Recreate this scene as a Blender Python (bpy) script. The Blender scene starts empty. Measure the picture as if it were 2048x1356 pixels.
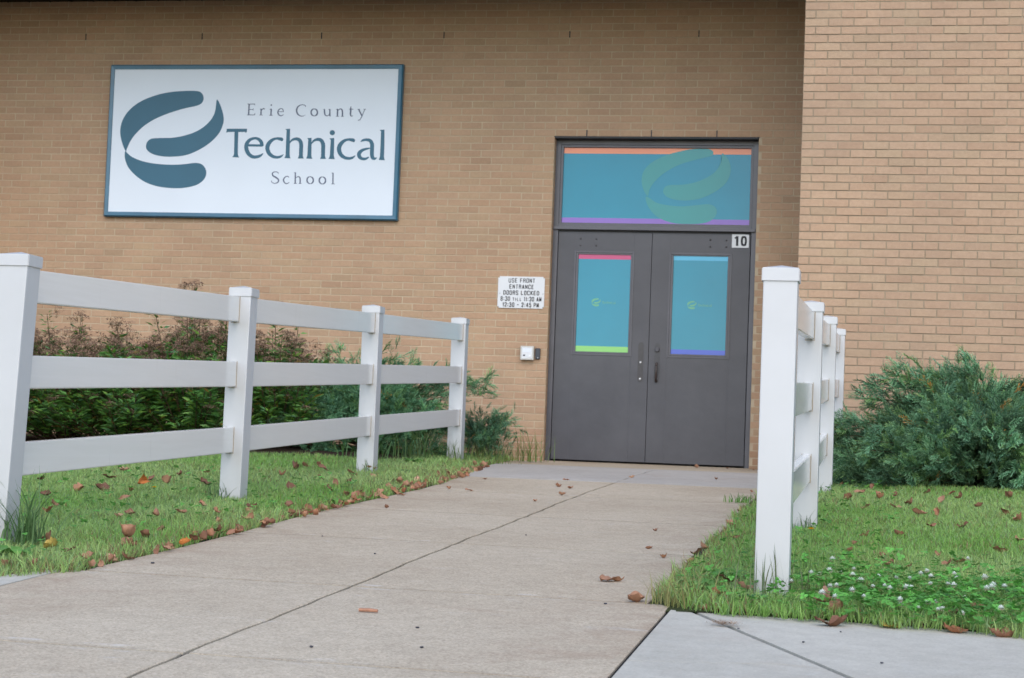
import bpy, bmesh, math, random
import numpy as np
from mathutils import Vector, Matrix, Euler

random.seed(7)
rng = np.random.default_rng(7)
SC = bpy.context.scene
COL = SC.collection
R_ = math.radians

# ------------------------------------------------------------------ camera
CAM = np.array([3.10039, -17.41348, 0.16100])
YAW, PIT, ROL = 0.195734, 0.055214, 0.037803
cy, sy, cp, sp = math.cos(YAW), math.sin(YAW), math.cos(PIT), math.sin(PIT)
FW = Vector((-sy * cp, cy * cp, sp)); RT = Vector((cy, sy, 0)); UP = RT.cross(FW)
cr, sr = math.cos(ROL), math.sin(ROL)
R2 = cr * RT + sr * UP; U2 = -sr * RT + cr * UP
cam = bpy.data.cameras.new('camera')
cam.lens = 65.854; cam.sensor_width = 36.0; cam.clip_start = 0.1; cam.clip_end = 1500
cam.dof.use_dof = True; cam.dof.focus_distance = 8.0; cam.dof.aperture_fstop = 11.0
camo = bpy.data.objects.new('camera', cam); COL.objects.link(camo)
M = Matrix((R2, U2, -FW)).transposed().to_4x4(); M.translation = Vector(CAM)
camo.matrix_world = M
SC.camera = camo

# ------------------------------------------------------------------ sky, sun, exposure
SUN_EL, SUN_AZ = R_(42), R_(168)          # azimuth clockwise from +Y (the wall faces -Y)
world = bpy.data.worlds.new('World'); SC.world = world; world.use_nodes = True
wn = world.node_tree; wn.nodes.clear()
wo = wn.nodes.new('ShaderNodeOutputWorld'); bg = wn.nodes.new('ShaderNodeBackground')
sky = wn.nodes.new('ShaderNodeTexSky'); sky.sky_type = 'NISHITA'; sky.sun_disc = False
sky.sun_elevation = SUN_EL; sky.sun_rotation = SUN_AZ
sky.air_density = 1.0; sky.dust_density = 1.2; sky.ozone_density = 1.5
bg.inputs['Strength'].default_value = 0.15
wn.links.new(sky.outputs[0], bg.inputs[0]); wn.links.new(bg.outputs[0], wo.inputs[0])
sl = bpy.data.lights.new('sun', 'SUN'); sl.energy = 0.55; sl.angle = R_(70); sl.color = (1.0, 0.95, 0.88)
so = bpy.data.objects.new('sun', sl); COL.objects.link(so)
sd = Vector((math.sin(SUN_AZ) * math.cos(SUN_EL), math.cos(SUN_AZ) * math.cos(SUN_EL), math.sin(SUN_EL)))
so.rotation_euler = sd.to_track_quat('Z', 'Y').to_euler(); so.location = (0, -10, 12)
SC.view_settings.view_transform = 'Standard'; SC.view_settings.look = 'None'
SC.view_settings.exposure = 1.14; SC.view_settings.gamma = 1.0
SC.view_settings.use_curve_mapping = False
SC.render.engine = 'CYCLES'
SC.cycles.max_bounces = 8

# ------------------------------------------------------------------ helpers
def tag(o, label=None, cat=None, group=None, kind=None):
    if label: o['label'] = label
    if cat: o['category'] = cat
    if group: o['group'] = group
    if kind: o['kind'] = kind
    return o

def empty(name, loc=(0, 0, 0), rz=0.0):
    o = bpy.data.objects.new(name, None); COL.objects.link(o)
    o.location = loc; o.rotation_euler = (0, 0, rz); o.empty_display_size = 0.1
    return o

def link(name, me, parent=None, mat=None, loc=None, rot=None):
    if mat is not None and len(me.materials) == 0: me.materials.append(mat)
    o = bpy.data.objects.new(name, me); COL.objects.link(o)
    if loc is not None: o.location = loc
    if rot is not None: o.rotation_euler = rot
    if parent is not None: o.parent = parent
    return o

def local(parent, p):
    return (p[0] - parent.location[0], p[1] - parent.location[1], p[2] - parent.location[2])

def np_mesh(name, V, F, mat, smooth=False, col=None):
    """V (n,3), F (m,k) all the same corner count; col per vertex (n,3)"""
    V = np.ascontiguousarray(V, dtype=np.float32); F = np.ascontiguousarray(F, dtype=np.int32)
    me = bpy.data.meshes.new(name); k = F.shape[1]
    me.vertices.add(len(V)); me.vertices.foreach_set('co', V.ravel())
    me.loops.add(F.size); me.loops.foreach_set('vertex_index', F.ravel())
    me.polygons.add(len(F)); me.polygons.foreach_set('loop_start', np.arange(0, F.size, k, dtype=np.int32))
    me.polygons.foreach_set('loop_total', np.full(len(F), k, dtype=np.int32))
    me.polygons.foreach_set('use_smooth', np.full(len(F), smooth, dtype=bool))
    if col is not None:
        a = me.color_attributes.new('Col', 'FLOAT_COLOR', 'POINT')
        c4 = np.ones((len(V), 4), dtype=np.float32); c4[:, :3] = col
        a.data.foreach_set('color', c4.ravel())
    me.update(calc_edges=True); me.validate()
    if mat is not None: me.materials.append(mat)
    return me

def bm_mesh(name, bm, mat, smooth=False):
    bm.normal_update()
    me = bpy.data.meshes.new(name); bm.to_mesh(me); bm.free()
    if smooth:
        for p in me.polygons: p.use_smooth = True
    if mat is not None: me.materials.append(mat)
    return me

def bx(bm, x0, x1, y0, y1, z0, z1, bevel=0.0, seg=2):
    r = bmesh.ops.create_cube(bm, size=1.0)
    vs = r['verts']
    bmesh.ops.scale(bm, vec=(abs(x1 - x0), abs(y1 - y0), abs(z1 - z0)), verts=vs)
    bmesh.ops.translate(bm, vec=((x0 + x1) / 2, (y0 + y1) / 2, (z0 + z1) / 2), verts=vs)
    if bevel > 0:
        es = list({e for v in vs for e in v.link_edges})
        bmesh.ops.bevel(bm, geom=es, offset=bevel, segments=seg, affect='EDGES', profile=0.6, clamp_overlap=True)

def tube(bm, pts, rads, n=8):
    rings = []
    for i, p in enumerate(pts):
        p = Vector(p)
        a = Vector(pts[max(i - 1, 0)]); b = Vector(pts[min(i + 1, len(pts) - 1)])
        d = (b - a).normalized()
        u = d.cross(Vector((0, 0, 1)) if abs(d.z) < 0.9 else Vector((1, 0, 0))).normalized(); v = d.cross(u)
        rings.append([bm.verts.new(p + (u * math.cos(t) + v * math.sin(t)) * rads[i]) for t in [2 * math.pi * k / n for k in range(n)]])
    for a, b in zip(rings, rings[1:]):
        for k in range(n): bm.faces.new((a[k], a[(k + 1) % n], b[(k + 1) % n], b[k]))
    bm.faces.new(rings[0][::-1]); bm.faces.new(rings[-1])

# ---- material helpers
def mat_new(name, rough=0.6, spec=0.3):
    m = bpy.data.materials.new(name); m.use_nodes = True
    nt = m.node_tree; b = nt.nodes['Principled BSDF']
    b.inputs['Roughness'].default_value = rough
    b.inputs['Specular IOR Level'].default_value = spec
    return m, nt, b

def N(nt, t, **kw):
    n = nt.nodes.new(t)
    for k, v in kw.items():
        if k in n.inputs.keys(): n.inputs[k].default_value = v
        else: setattr(n, k, v)
    return n

def ramp(nt, stops, interp='LINEAR'):
    r = nt.nodes.new('ShaderNodeValToRGB'); r.color_ramp.interpolation = interp
    while len(r.color_ramp.elements) < len(stops): r.color_ramp.elements.new(0.5)
    for e, (p, c) in zip(r.color_ramp.elements, stops):
        e.position = p; e.color = (*c, 1) if len(c) == 3 else c
    return r

def mathn(nt, op, a=None, b=None, c=None):
    n = nt.nodes.new('ShaderNodeMath'); n.operation = op
    for i, v in enumerate((a, b, c)):
        if v is None: continue
        if isinstance(v, (int, float)): n.inputs[i].default_value = v
        else: nt.links.new(v, n.inputs[i])
    return n.outputs[0]

def mix(nt, a, b, fac, blend='MIX'):
    n = nt.nodes.new('ShaderNodeMix'); n.data_type = 'RGBA'; n.blend_type = blend
    for s, v in ((n.inputs[0], fac), (n.inputs[6], a), (n.inputs[7], b)):
        if isinstance(v, (int, float)): s.default_value = v
        elif isinstance(v, tuple): s.default_value = (*v, 1)
        else: nt.links.new(v, s)
    return n.outputs[2]

def noise(nt, scale, detail=4, rough=0.55, vec=None, dist=0.0):
    n = nt.nodes.new('ShaderNodeTexNoise'); n.inputs['Scale'].default_value = scale
    n.inputs['Detail'].default_value = detail; n.inputs['Roughness'].default_value = rough
    n.inputs['Distortion'].default_value = dist
    if vec is None:
        g = nt.nodes.new('ShaderNodeNewGeometry'); vec = g.outputs['Position']
    nt.links.new(vec, n.inputs['Vector'])
    return n.outputs['Fac']

def bump(nt, b, h, strength=0.3, dist=0.01):
    n = nt.nodes.new('ShaderNodeBump'); n.inputs['Strength'].default_value = strength; n.inputs['Distance'].default_value = dist
    nt.links.new(h, n.inputs['Height']); nt.links.new(n.outputs[0], b.inputs['Normal'])

def flat(name, c, rough=0.5, spec=0.4, var=0.06, scale=6.0, coat=0.0):
    m, nt, b = mat_new(name, rough, spec)
    f = noise(nt, scale, 5)
    dark = tuple(x * (1 - var) for x in c); lite = tuple(min(1, x * (1 + var)) for x in c)
    r = ramp(nt, [(0.3, dark), (0.7, lite)]); nt.links.new(f, r.inputs[0])
    nt.links.new(r.outputs[0], b.inputs['Base Color'])
    if coat: b.inputs['Coat Weight'].default_value = coat; b.inputs['Coat Roughness'].default_value = 0.03
    return m

BL, CH = 0.2052, 0.0677333        # brick module and course

def brick_mat(name, zoff, phase, cols, rough_bump=0.3, wear=True):
    """colour picked brick by brick from its cell in the wall"""
    m, nt, b = mat_new(name, 0.85, 0.15)
    g = nt.nodes.new('ShaderNodeNewGeometry'); s = nt.nodes.new('ShaderNodeSeparateXYZ')
    nt.links.new(g.outputs['Position'], s.inputs[0])
    row = mathn(nt, 'FLOOR', mathn(nt, 'DIVIDE', mathn(nt, 'SUBTRACT', s.outputs[2], zoff), CH))
    odd = mathn(nt, 'MULTIPLY', mathn(nt, 'PINGPONG', row, 1.0), 0.5)
    cx = mathn(nt, 'FLOOR', mathn(nt, 'ADD', mathn(nt, 'DIVIDE', mathn(nt, 'SUBTRACT', s.outputs[0], phase), BL), odd))
    cv = nt.nodes.new('ShaderNodeCombineXYZ'); nt.links.new(cx, cv.inputs[0]); nt.links.new(row, cv.inputs[1])
    w = nt.nodes.new('ShaderNodeTexWhiteNoise'); w.noise_dimensions = '3D'; nt.links.new(cv.outputs[0], w.inputs['Vector'])
    r = ramp(nt, cols, 'LINEAR'); nt.links.new(w.outputs['Value'], r.inputs[0])
    sep = nt.nodes.new('ShaderNodeSeparateColor'); nt.links.new(w.outputs['Color'], sep.inputs[0])
    v = mathn(nt, 'ADD', mathn(nt, 'MULTIPLY', mathn(nt, 'POWER', sep.outputs[1], 5.0), -0.09), 1.015)
    hsv = nt.nodes.new('ShaderNodeHueSaturation'); nt.links.new(r.outputs[0], hsv.inputs['Color']); nt.links.new(v, hsv.inputs['Value'])
    big = noise(nt, 1.3, 5, 0.6); bw = ramp(nt, [(0.3, (0.90, 0.90, 0.91)), (0.7, (1.06, 1.05, 1.03))]); nt.links.new(big, bw.inputs[0])
    fine = noise(nt, 260, 3, 0.7); fw = ramp(nt, [(0.25, (0.80, 0.79, 0.78)), (0.75, (1.12, 1.12, 1.12))]); nt.links.new(fine, fw.inputs[0])
    med = noise(nt, 30, 4, 0.6); mw = ramp(nt, [(0.3, (0.93, 0.92, 0.9)), (0.7, (1.05, 1.05, 1.05))]); nt.links.new(med, mw.inputs[0])
    c = mix(nt, hsv.outputs[0], bw.outputs[0], 1.0, 'MULTIPLY'); c = mix(nt, c, fw.outputs[0], 0.8, 'MULTIPLY')
    c = mix(nt, c, mw.outputs[0], 1.0, 'MULTIPLY')
    if wear:   # splash stain low on the wall, weathered top course band
        low = nt.nodes.new('ShaderNodeMapRange'); nt.links.new(mathn(nt, 'ADD', s.outputs[2], mathn(nt, 'MULTIPLY', noise(nt, 5, 4), 0.5)), low.inputs[0])
        low.inputs[1].default_value = 0.25; low.inputs[2].default_value = 0.62; low.inputs[3].default_value = 0.55; low.inputs[4].default_value = 0.0
        c = mix(nt, c, (0.30, 0.17, 0.10), low.outputs[0])
    nt.links.new(c, b.inputs['Base Color'])
    bump(nt, b, noise(nt, 140, 5, 0.75), rough_bump, 0.004)
    return m

# linear palette
M_BRICK = brick_mat('brick_smooth', 0.0339, -4.8275,
    [(0.0, (0.432, 0.281, 0.180)), (0.3, (0.448, 0.298, 0.193)), (0.6, (0.454, 0.306, 0.200)), (0.85, (0.440, 0.308, 0.196)), (1.0, (0.410, 0.276, 0.178))], 0.15)
M_BRICK2 = brick_mat('brick_textured', 0.0058, 2.5941 - 10 * BL,
    [(0.0, (0.418, 0.280, 0.186)), (0.3, (0.432, 0.295, 0.197)), (0.7, (0.440, 0.304, 0.204)), (0.9, (0.424, 0.305, 0.200)), (1.0, (0.400, 0.278, 0.185))], 0.6, False)

def mortar_mat(name, c0, c1):
    m, nt, b = mat_new(name, 0.9, 0.1)
    f = noise(nt, 3.0, 6, 0.65); r = ramp(nt, [(0.35, c0), (0.65, c1)]); nt.links.new(f, r.inputs[0])
    nt.links.new(r.outputs[0], b.inputs['Base Color']); bump(nt, b, noise(nt, 300, 3), 0.3, 0.003)
    return m
M_MORTAR = mortar_mat('mortar_light', (0.43, 0.325, 0.22), (0.51, 0.415, 0.285))
M_MORTAR2 = mortar_mat('mortar_grey', (0.285, 0.225, 0.155), (0.36, 0.29, 0.20))

def concrete(name, base, warm, speck=0.5, rough=0.85, stain=(0.30, 0.19, 0.12), edge_dirt=False):
    m, nt, b = mat_new(name, rough, 0.2)
    big = noise(nt, 0.9, 6, 0.6, dist=0.4); r = ramp(nt, [(0.32, base), (0.68, warm)]); nt.links.new(big, r.inputs[0])
    c = r.outputs[0]
    n2 = noise(nt, 14, 5, 0.65); r2 = ramp(nt, [(0.3, (0.90, 0.89, 0.88)), (0.7, (1.05, 1.05, 1.05))]); nt.links.new(n2, r2.inputs[0])
    c = mix(nt, c, r2.outputs[0], 1.0, 'MULTIPLY')
    # exposed aggregate: light and dark grains
    g = nt.nodes.new('ShaderNodeNewGeometry')
    v = nt.nodes.new('ShaderNodeTexVoronoi'); v.inputs['Scale'].default_value = 170; nt.links.new(g.outputs['Position'], v.inputs['Vector'])
    r3 = ramp(nt, [(0.0, (0.62, 0.58, 0.54)), (0.25, (0.92, 0.90, 0.88)), (0.6, (1.0, 1.0, 1.0)), (0.85, (1.28, 1.27, 1.25))])
    sc = nt.nodes.new('ShaderNodeSeparateColor'); nt.links.new(v.outputs['Color'], sc.inputs[0]); nt.links.new(sc.outputs[0], r3.inputs[0])
    c = mix(nt, c, r3.outputs[0], speck, 'MULTIPLY')
    # pale scuffs and a few rusty leaf stains
    mp = nt.nodes.new('ShaderNodeMapping'); mp.inputs['Scale'].default_value = (1.0, 3.0, 1.0); nt.links.new(g.outputs['Position'], mp.inputs[0])
    sf = noise(nt, 3.0, 9, 0.75, mp.outputs[0], 1.2); r4 = ramp(nt, [(0.60, (0, 0, 0)), (0.72, (1, 1, 1))]); nt.links.new(sf, r4.inputs[0])
    c = mix(nt, c, (0.56, 0.55, 0.53), mathn(nt, 'MULTIPLY', r4.outputs[0], 0.35))
    st = noise(nt, 1.7, 8, 0.7, None, 0.8); r5 = ramp(nt, [(0.56, (0, 0, 0)), (0.75, (1, 1, 1))]); nt.links.new(st, r5.inputs[0])
    c = mix(nt, c, stain, mathn(nt, 'MULTIPLY', r5.outputs[0], 0.28))
    gx = nt.nodes.new('ShaderNodeSeparateXYZ'); nt.links.new(g.outputs['Position'], gx.inputs[0])
    ed = mathn(nt, 'ABSOLUTE', mathn(nt, 'SUBTRACT', gx.outputs[0], 1.36)); em = nt.nodes.new('ShaderNodeMapRange'); nt.links.new(ed, em.inputs[0]); em.inputs[1].default_value = .55; em.inputs[2].default_value = 1.05
    er = ramp(nt, [(0.42, (0, 0, 0)), (0.7, (1, 1, 1))]); nt.links.new(noise(nt, 4.0, 7, 0.7, None, 0.6), er.inputs[0])
    if edge_dirt:
        yy = mathn(nt, 'ADD', gx.outputs[1], mathn(nt, 'MULTIPLY', mathn(nt, 'SUBTRACT', gx.outputs[0], 0.36), 0.04))
        dm = None
        for jy in (-14.28, -12.70, -11.17, -9.54, -8.00, -6.32):
            q = mathn(nt, 'ABSOLUTE', mathn(nt, 'SUBTRACT', yy, jy)); dm = q if dm is None else mathn(nt, 'MINIMUM', dm, q)
        jr = nt.nodes.new('ShaderNodeMapRange'); nt.links.new(dm, jr.inputs[0]); jr.inputs[1].default_value = 0.012; jr.inputs[2].default_value = 0.024; jr.inputs[3].default_value = 1.0; jr.inputs[4].default_value = 0.0
        jn = ramp(nt, [(0.35, (.25, .25, .25)), (0.6, (1, 1, 1))]); nt.links.new(noise(nt, 2.3, 6, 0.7), jn.inputs[0])
        c = mix(nt, c, (0.13, 0.115, 0.10), mathn(nt, 'MULTIPLY', mathn(nt, 'MULTIPLY', jr.outputs[0], jn.outputs[0]), 0.24))
        jr2 = nt.nodes.new('ShaderNodeMapRange'); nt.links.new(mathn(nt, 'ABSOLUTE', mathn(nt, 'SUBTRACT', dm, 0.045)), jr2.inputs[0]); jr2.inputs[1].default_value = 0.004; jr2.inputs[2].default_value = 0.02; jr2.inputs[3].default_value = 1.0; jr2.inputs[4].default_value = 0.0
        jn2 = ramp(nt, [(0.55, (0, 0, 0)), (0.65, (1, 1, 1))]); nt.links.new(noise(nt, 4.1, 7, 0.7), jn2.inputs[0])
        c = mix(nt, c, (0.60, 0.58, 0.55), mathn(nt, 'MULTIPLY', mathn(nt, 'MULTIPLY', jr2.outputs[0], jn2.outputs[0]), 0.5))
        c = mix(nt, c, (0.27, 0.17, 0.11), mathn(nt, 'MULTIPLY', mathn(nt, 'MULTIPLY', em.outputs[0], er.outputs[0]), 0.55))
    nt.links.new(c, b.inputs['Base Color'])
    h = mathn(nt, 'ADD', mathn(nt, 'MULTIPLY', v.outputs['Distance'], 0.6), noise(nt, 60, 5, 0.7))
    bump(nt, b, h, 0.35, 0.004)
    return m
M_AGG = concrete('aggregate_concrete', (0.425, 0.348, 0.252), (0.495, 0.418, 0.312), 0.6, edge_dirt=True)
M_APRON = concrete('smooth_grey_concrete', (0.380, 0.345, 0.300), (0.455, 0.420, 0.37), 0.25, 0.8)
M_SIDE = concrete('pale_sidewalk_concrete', (0.42, 0.390, 0.325), (0.50, 0.468, 0.395), 0.22, 0.8)
M_DARKJOINT = flat('joint_filler', (0.03, 0.03, 0.03), 0.95, 0.1, 0.4, 30)
M_ASPHALT = flat('asphalt', (0.05, 0.05, 0.052), 0.9, 0.2, 0.3, 40)

m, nt, b = mat_new('lawn_soil', 0.95, 0.1)
f = noise(nt, 7, 6, 0.7); r = ramp(nt, [(0.3, (0.035, 0.05, 0.018)), (0.7, (0.07, 0.075, 0.03))]); nt.links.new(f, r.inputs[0]); nt.links.new(r.outputs[0], b.inputs['Base Color'])
bump(nt, b, noise(nt, 60, 4), 0.8, 0.02)
M_SOIL = m
m, nt, b = mat_new('bed_mulch', 0.95, 0.1)
f = noise(nt, 25, 6, 0.8); r = ramp(nt, [(0.3, (0.02, 0.014, 0.01)), (0.75, (0.09, 0.06, 0.04))]); nt.links.new(f, r.inputs[0]); nt.links.new(r.outputs[0], b.inputs['Base Color'])
bump(nt, b, noise(nt, 40, 5), 1.0, 0.04)
M_MULCH = m

def leafy(name, rough=0.55, trans=0.25, spec=0.35, mul=1.0):
    m, nt, b = mat_new(name, rough, spec)
    a = nt.nodes.new('ShaderNodeVertexColor'); a.layer_name = 'Col'
    nt.links.new(a.outputs[0], b.inputs['Base Color'])
    t = nt.nodes.new('ShaderNodeBsdfTranslucent'); nt.links.new(a.outputs[0], t.inputs[0])
    mx = nt.nodes.new('ShaderNodeMixShader'); mx.inputs[0].default_value = trans
    out = nt.nodes['Material Output']
    nt.links.new(b.outputs[0], mx.inputs[1]); nt.links.new(t.outputs[0], mx.inputs[2]); nt.links.new(mx.outputs[0], out.inputs[0])
    return m
M_GRASS = leafy('grass_blades', 0.5, 0.35)
M_LEAF = leafy('shrub_leaves', 0.45, 0.25)
M_JUNI = leafy('juniper_sprays', 0.7, 0.12, 0.2)
M_PETAL = leafy('petals', 0.6, 0.3, 0.2)

# fallen leaves: colour differs leaf by leaf
m, nt, b = mat_new('dry_leaf', 0.6, 0.3)
oi = nt.nodes.new('ShaderNodeObjectInfo')
r = ramp(nt, [(0.0, (0.16, 0.078, 0.045)), (0.35, (0.32, 0.165, 0.100)), (0.65, (0.42, 0.240, 0.150)), (0.88, (0.38, 0.165, 0.085)), (1.0, (0.52, 0.33, 0.215))]); nt.links.new(oi.outputs['Random'], r.inputs[0])
tc = nt.nodes.new('ShaderNodeTexCoord')
f = noise(nt, 60, 5, 0.7, tc.outputs['Object']); r2 = ramp(nt, [(0.3, (0.6, 0.52, 0.5)), (0.7, (1.15, 1.15, 1.1))]); nt.links.new(f, r2.inputs[0])
nt.links.new(mix(nt, r.outputs[0], r2.outputs[0], 1.0, 'MULTIPLY'), b.inputs['Base Color'])
M_DRY = m
def dry(name, c0, c1):
    m, nt, b = mat_new(name, 0.55, 0.3); tc = nt.nodes.new('ShaderNodeTexCoord')
    f = noise(nt, 45, 5, 0.7, tc.outputs['Object']); r = ramp(nt, [(0.35, c0), (0.62, c1)]); nt.links.new(f, r.inputs[0])
    nt.links.new(r.outputs[0], b.inputs['Base Color']); return m
M_YEL = dry('yellow_leaf', (0.30, 0.16, 0.05), (0.60, 0.46, 0.10))
M_ORG = dry('orange_leaf', (0.36, 0.09, 0.03), (0.62, 0.25, 0.06))

M_VINYL, nt, b = mat_new('white_vinyl', 0.32, 0.5)
f = noise(nt, 2.2, 6, 0.6); r = ramp(nt, [(0.3, (0.475, 0.475, 0.465)), (0.65, (0.515, 0.515, 0.51))]); nt.links.new(f, r.inputs[0])
g = nt.nodes.new('ShaderNodeNewGeometry'); mp = nt.nodes.new('ShaderNodeMapping'); mp.inputs['Scale'].default_value = (9, 9, 1.6); nt.links.new(g.outputs['Position'], mp.inputs[0])
sc_ = noise(nt, 5, 8, 0.7, mp.outputs[0], 2.0); r2 = ramp(nt, [(0.62, (0, 0, 0)), (0.72, (1, 1, 1))]); nt.links.new(sc_, r2.inputs[0])
c = mix(nt, r.outputs[0], (0.50, 0.47, 0.40), mathn(nt, 'MULTIPLY', r2.outputs[0], 0.16)); gs = nt.nodes.new('ShaderNodeSeparateXYZ'); nt.links.new(g.outputs['Position'], gs.inputs[0])
mr = nt.nodes.new('ShaderNodeMapRange'); nt.links.new(mathn(nt, 'SUBTRACT', gs.outputs[2], mathn(nt, 'MULTIPLY', gs.outputs[1], 0.047)), mr.inputs[0]); mr.inputs[1].default_value = 0.19; mr.inputs[2].default_value = 0.42; mr.inputs[3].default_value = 0.30; mr.inputs[4].default_value = 0.0
c = mix(nt, c, (0.30, 0.29, 0.20), mathn(nt, 'MULTIPLY', mr.outputs[0], noise(nt, 20, 5, 0.7))); nt.links.new(c, b.inputs['Base Color'])
M_RAIL, nt, b = mat_new('weathered_vinyl_rail', 0.14, 0.5)
g = nt.nodes.new('ShaderNodeNewGeometry'); mp = nt.nodes.new('ShaderNodeMapping'); mp.inputs['Scale'].default_value = (6, 0.5, 10); nt.links.new(g.outputs['Position'], mp.inputs[0])
f = noise(nt, 3, 8, 0.7, mp.outputs[0], 1.0); r = ramp(nt, [(0.3, (0.70, 0.67, 0.615)), (0.7, (0.74, 0.71, 0.66))]); nt.links.new(f, r.inputs[0])
mp2 = nt.nodes.new('ShaderNodeMapping'); mp2.inputs['Scale'].default_value = (1, 14, 1.2); nt.links.new(g.outputs['Position'], mp2.inputs[0])
f2 = noise(nt, 1.6, 6, 0.6, mp2.outputs[0]); r2 = ramp(nt, [(0.66, (0, 0, 0)), (0.74, (1, 1, 1))]); nt.links.new(f2, r2.inputs[0])
c = mix(nt, r.outputs[0], (0.42, 0.37, 0.29), mathn(nt, 'MULTIPLY', r2.outputs[0], 0.22)); nt.links.new(c, b.inputs['Base Color'])

M_DOOR, nt, b = mat_new('grey_door_paint', 0.42, 0.45)
f = noise(nt, 2.5, 7, 0.65); r = ramp(nt, [(0.3, (0.060, 0.059, 0.066)), (0.7, (0.079, 0.078, 0.086))]); nt.links.new(f, r.inputs[0])
f2 = noise(nt, 22, 8, 0.8); r2 = ramp(nt, [(0.70, (0, 0, 0)), (0.76, (1, 1, 1))]); nt.links.new(f2, r2.inputs[0])
c = mix(nt, r.outputs[0], (0.045, 0.042, 0.045), mathn(nt, 'MULTIPLY', r2.outputs[0], 0.5)); nt.links.new(c, b.inputs['Base Color'])
bump(nt, b, noise(nt, 3.5, 3), 0.25, 0.02)
M_FRAME = flat('grey_frame_paint', (0.085, 0.083, 0.095), 0.35, 0.5, 0.12, 5)
M_DARK = flat('dark_steel', (0.018, 0.018, 0.02), 0.5, 0.4, 0.2, 12)
M_SOFFIT = flat('dark_soffit_paint', (0.025, 0.020, 0.014), 0.8, 0.2, 0.2, 3)
M_BRONZE = flat('worn_bronze_plate', (0.028, 0.024, 0.027), 0.35, 0.6, 0.25, 40)
M_SCREW = flat('bright_screw', (0.75, 0.75, 0.75), 0.3, 0.6, 0.05, 10)
M_SIGNW = flat('sign_white', (0.70, 0.75, 0.80), 0.30, 0.5, 0.02, 1.5)
M_TEAL = flat('sign_teal', (0.035, 0.125, 0.185), 0.4, 0.4, 0.05, 2)
M_SIGNFRAME = flat('sign_frame_teal', (0.030, 0.125, 0.195), 0.3, 0.6, 0.15, 4)
M_INK = flat('sign_ink', (0.12, 0.14, 0.20), 0.5, 0.3, 0.05, 10)
M_BLACK = flat('black_print', (0.02, 0.02, 0.022), 0.5, 0.3, 0.1, 10)
M_PLATE = flat('white_plate', (0.66, 0.67, 0.67), 0.4, 0.4, 0.03, 8)
def film(name, c):
    m = flat(name, c, 0.10, 0.30, 0.04, 2.5, 0.22); return m
M_BLUE = film('blue_window_film', (0.012, 0.245, 0.355))
M_GREENP = flat('pale_green_print', (0.040, 0.285, 0.285), 0.10, 0.3, 0.04, 2.5, 0.22)
M_GREENL = flat('light_green_print', (0.11, 0.38, 0.22), 0.10, 0.3, 0.04, 2.5, 0.22)
M_ORANGE = film('orange_stripe', (0.80, 0.27, 0.13))
M_PURPLE = film('purple_stripe', (0.26, 0.14, 0.50))
M_PINK = film('pink_stripe', (0.52, 0.06, 0.18))
M_LIME = film('lime_stripe', (0.22, 0.55, 0.16))
M_CYAN = film('light_blue_stripe', (0.08, 0.42, 0.62))
M_VIOLET = film('blue_violet_stripe', (0.06, 0.12, 0.55))
M_METAL = flat('painted_metal_box', (0.50, 0.48, 0.43), 0.4, 0.5, 0.05, 20)
M_WOOD = flat('woody_stem', (0.10, 0.065, 0.04), 0.85, 0.2, 0.3, 30)
M_STRAW = flat('dry_straw', (0.34, 0.22, 0.14), 0.8, 0.2, 0.2, 40)

# ------------------------------------------------------------------ terrain profile (the walk climbs gently to the door)
PY = np.array([-400, -22, -17, -14, -11, -8.2, -5.5, -2.8, 0, 8.])
PZ = np.array([-0.78, -0.78, -.63, -.475, -.335, -.215, -.105, -.02, 0, 0])
def prof(Y): return np.interp(Y, PY, PZ)
def lawn_z(X, Y):
    X = np.asarray(X, float); Y = np.asarray(Y, float)
    d = np.where(X < 1.35, 0.36 - np.maximum(0, Y + 5.6) * .11 - X, X - 2.36)
    rise = np.interp(d, [0, 0.35, 1.2], [-0.012, 0.022, 0.045])
    fy = np.interp(Y, [-11.6, -11.2, -8, -3], [0.2, 0.6, 0.8, 1.3])
    return prof(Y) + rise * fy * np.where(X < 1, np.interp(Y, [-11.75, -11.1], [.2, 1]), 1) - .02 * np.where((X < 1) & (Y < -11.3), 1, 0) + 0.003 * np.sin(X * 5.1 + Y * 3.3)

def grid_sheet(name, x0, x1, ys, dx, zf, mat, jit=0.0):
    xs = np.linspace(x0, x1, max(2, int((x1 - x0) / dx) + 1)); ys = np.asarray(ys)
    XX, YY = np.meshgrid(xs, ys); ZZ = zf(XX, YY)
    V = np.stack([XX.ravel(), YY.ravel(), ZZ.ravel()], 1)
    nx, ny = len(xs), len(ys); i = np.arange(nx * ny).reshape(ny, nx)
    F = np.stack([i[:-1, :-1].ravel(), i[:-1, 1:].ravel(), i[1:, 1:].ravel(), i[1:, :-1].ravel()], 1)
    return np_mesh(name, V, F, mat, True)

# ground to the horizon (car park asphalt beyond the pavement, under everything)
gy = np.array([-300, -60, -22, -19, -17, -15, -14, -12.5, -11, -9.6, -8.2, -6.8, -5.5, -4, -2.8, -1.4, 0, 3, 300.])
tag(link('ground', grid_sheet('ground', -300, 300, gy, 50, lambda X, Y: prof(Y) - 0.10, M_ASPHALT)),
    'dark asphalt ground reaching away around the school entrance', 'ground', kind='structure')

def tie(o): return tag(o, kind='structure')

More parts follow.
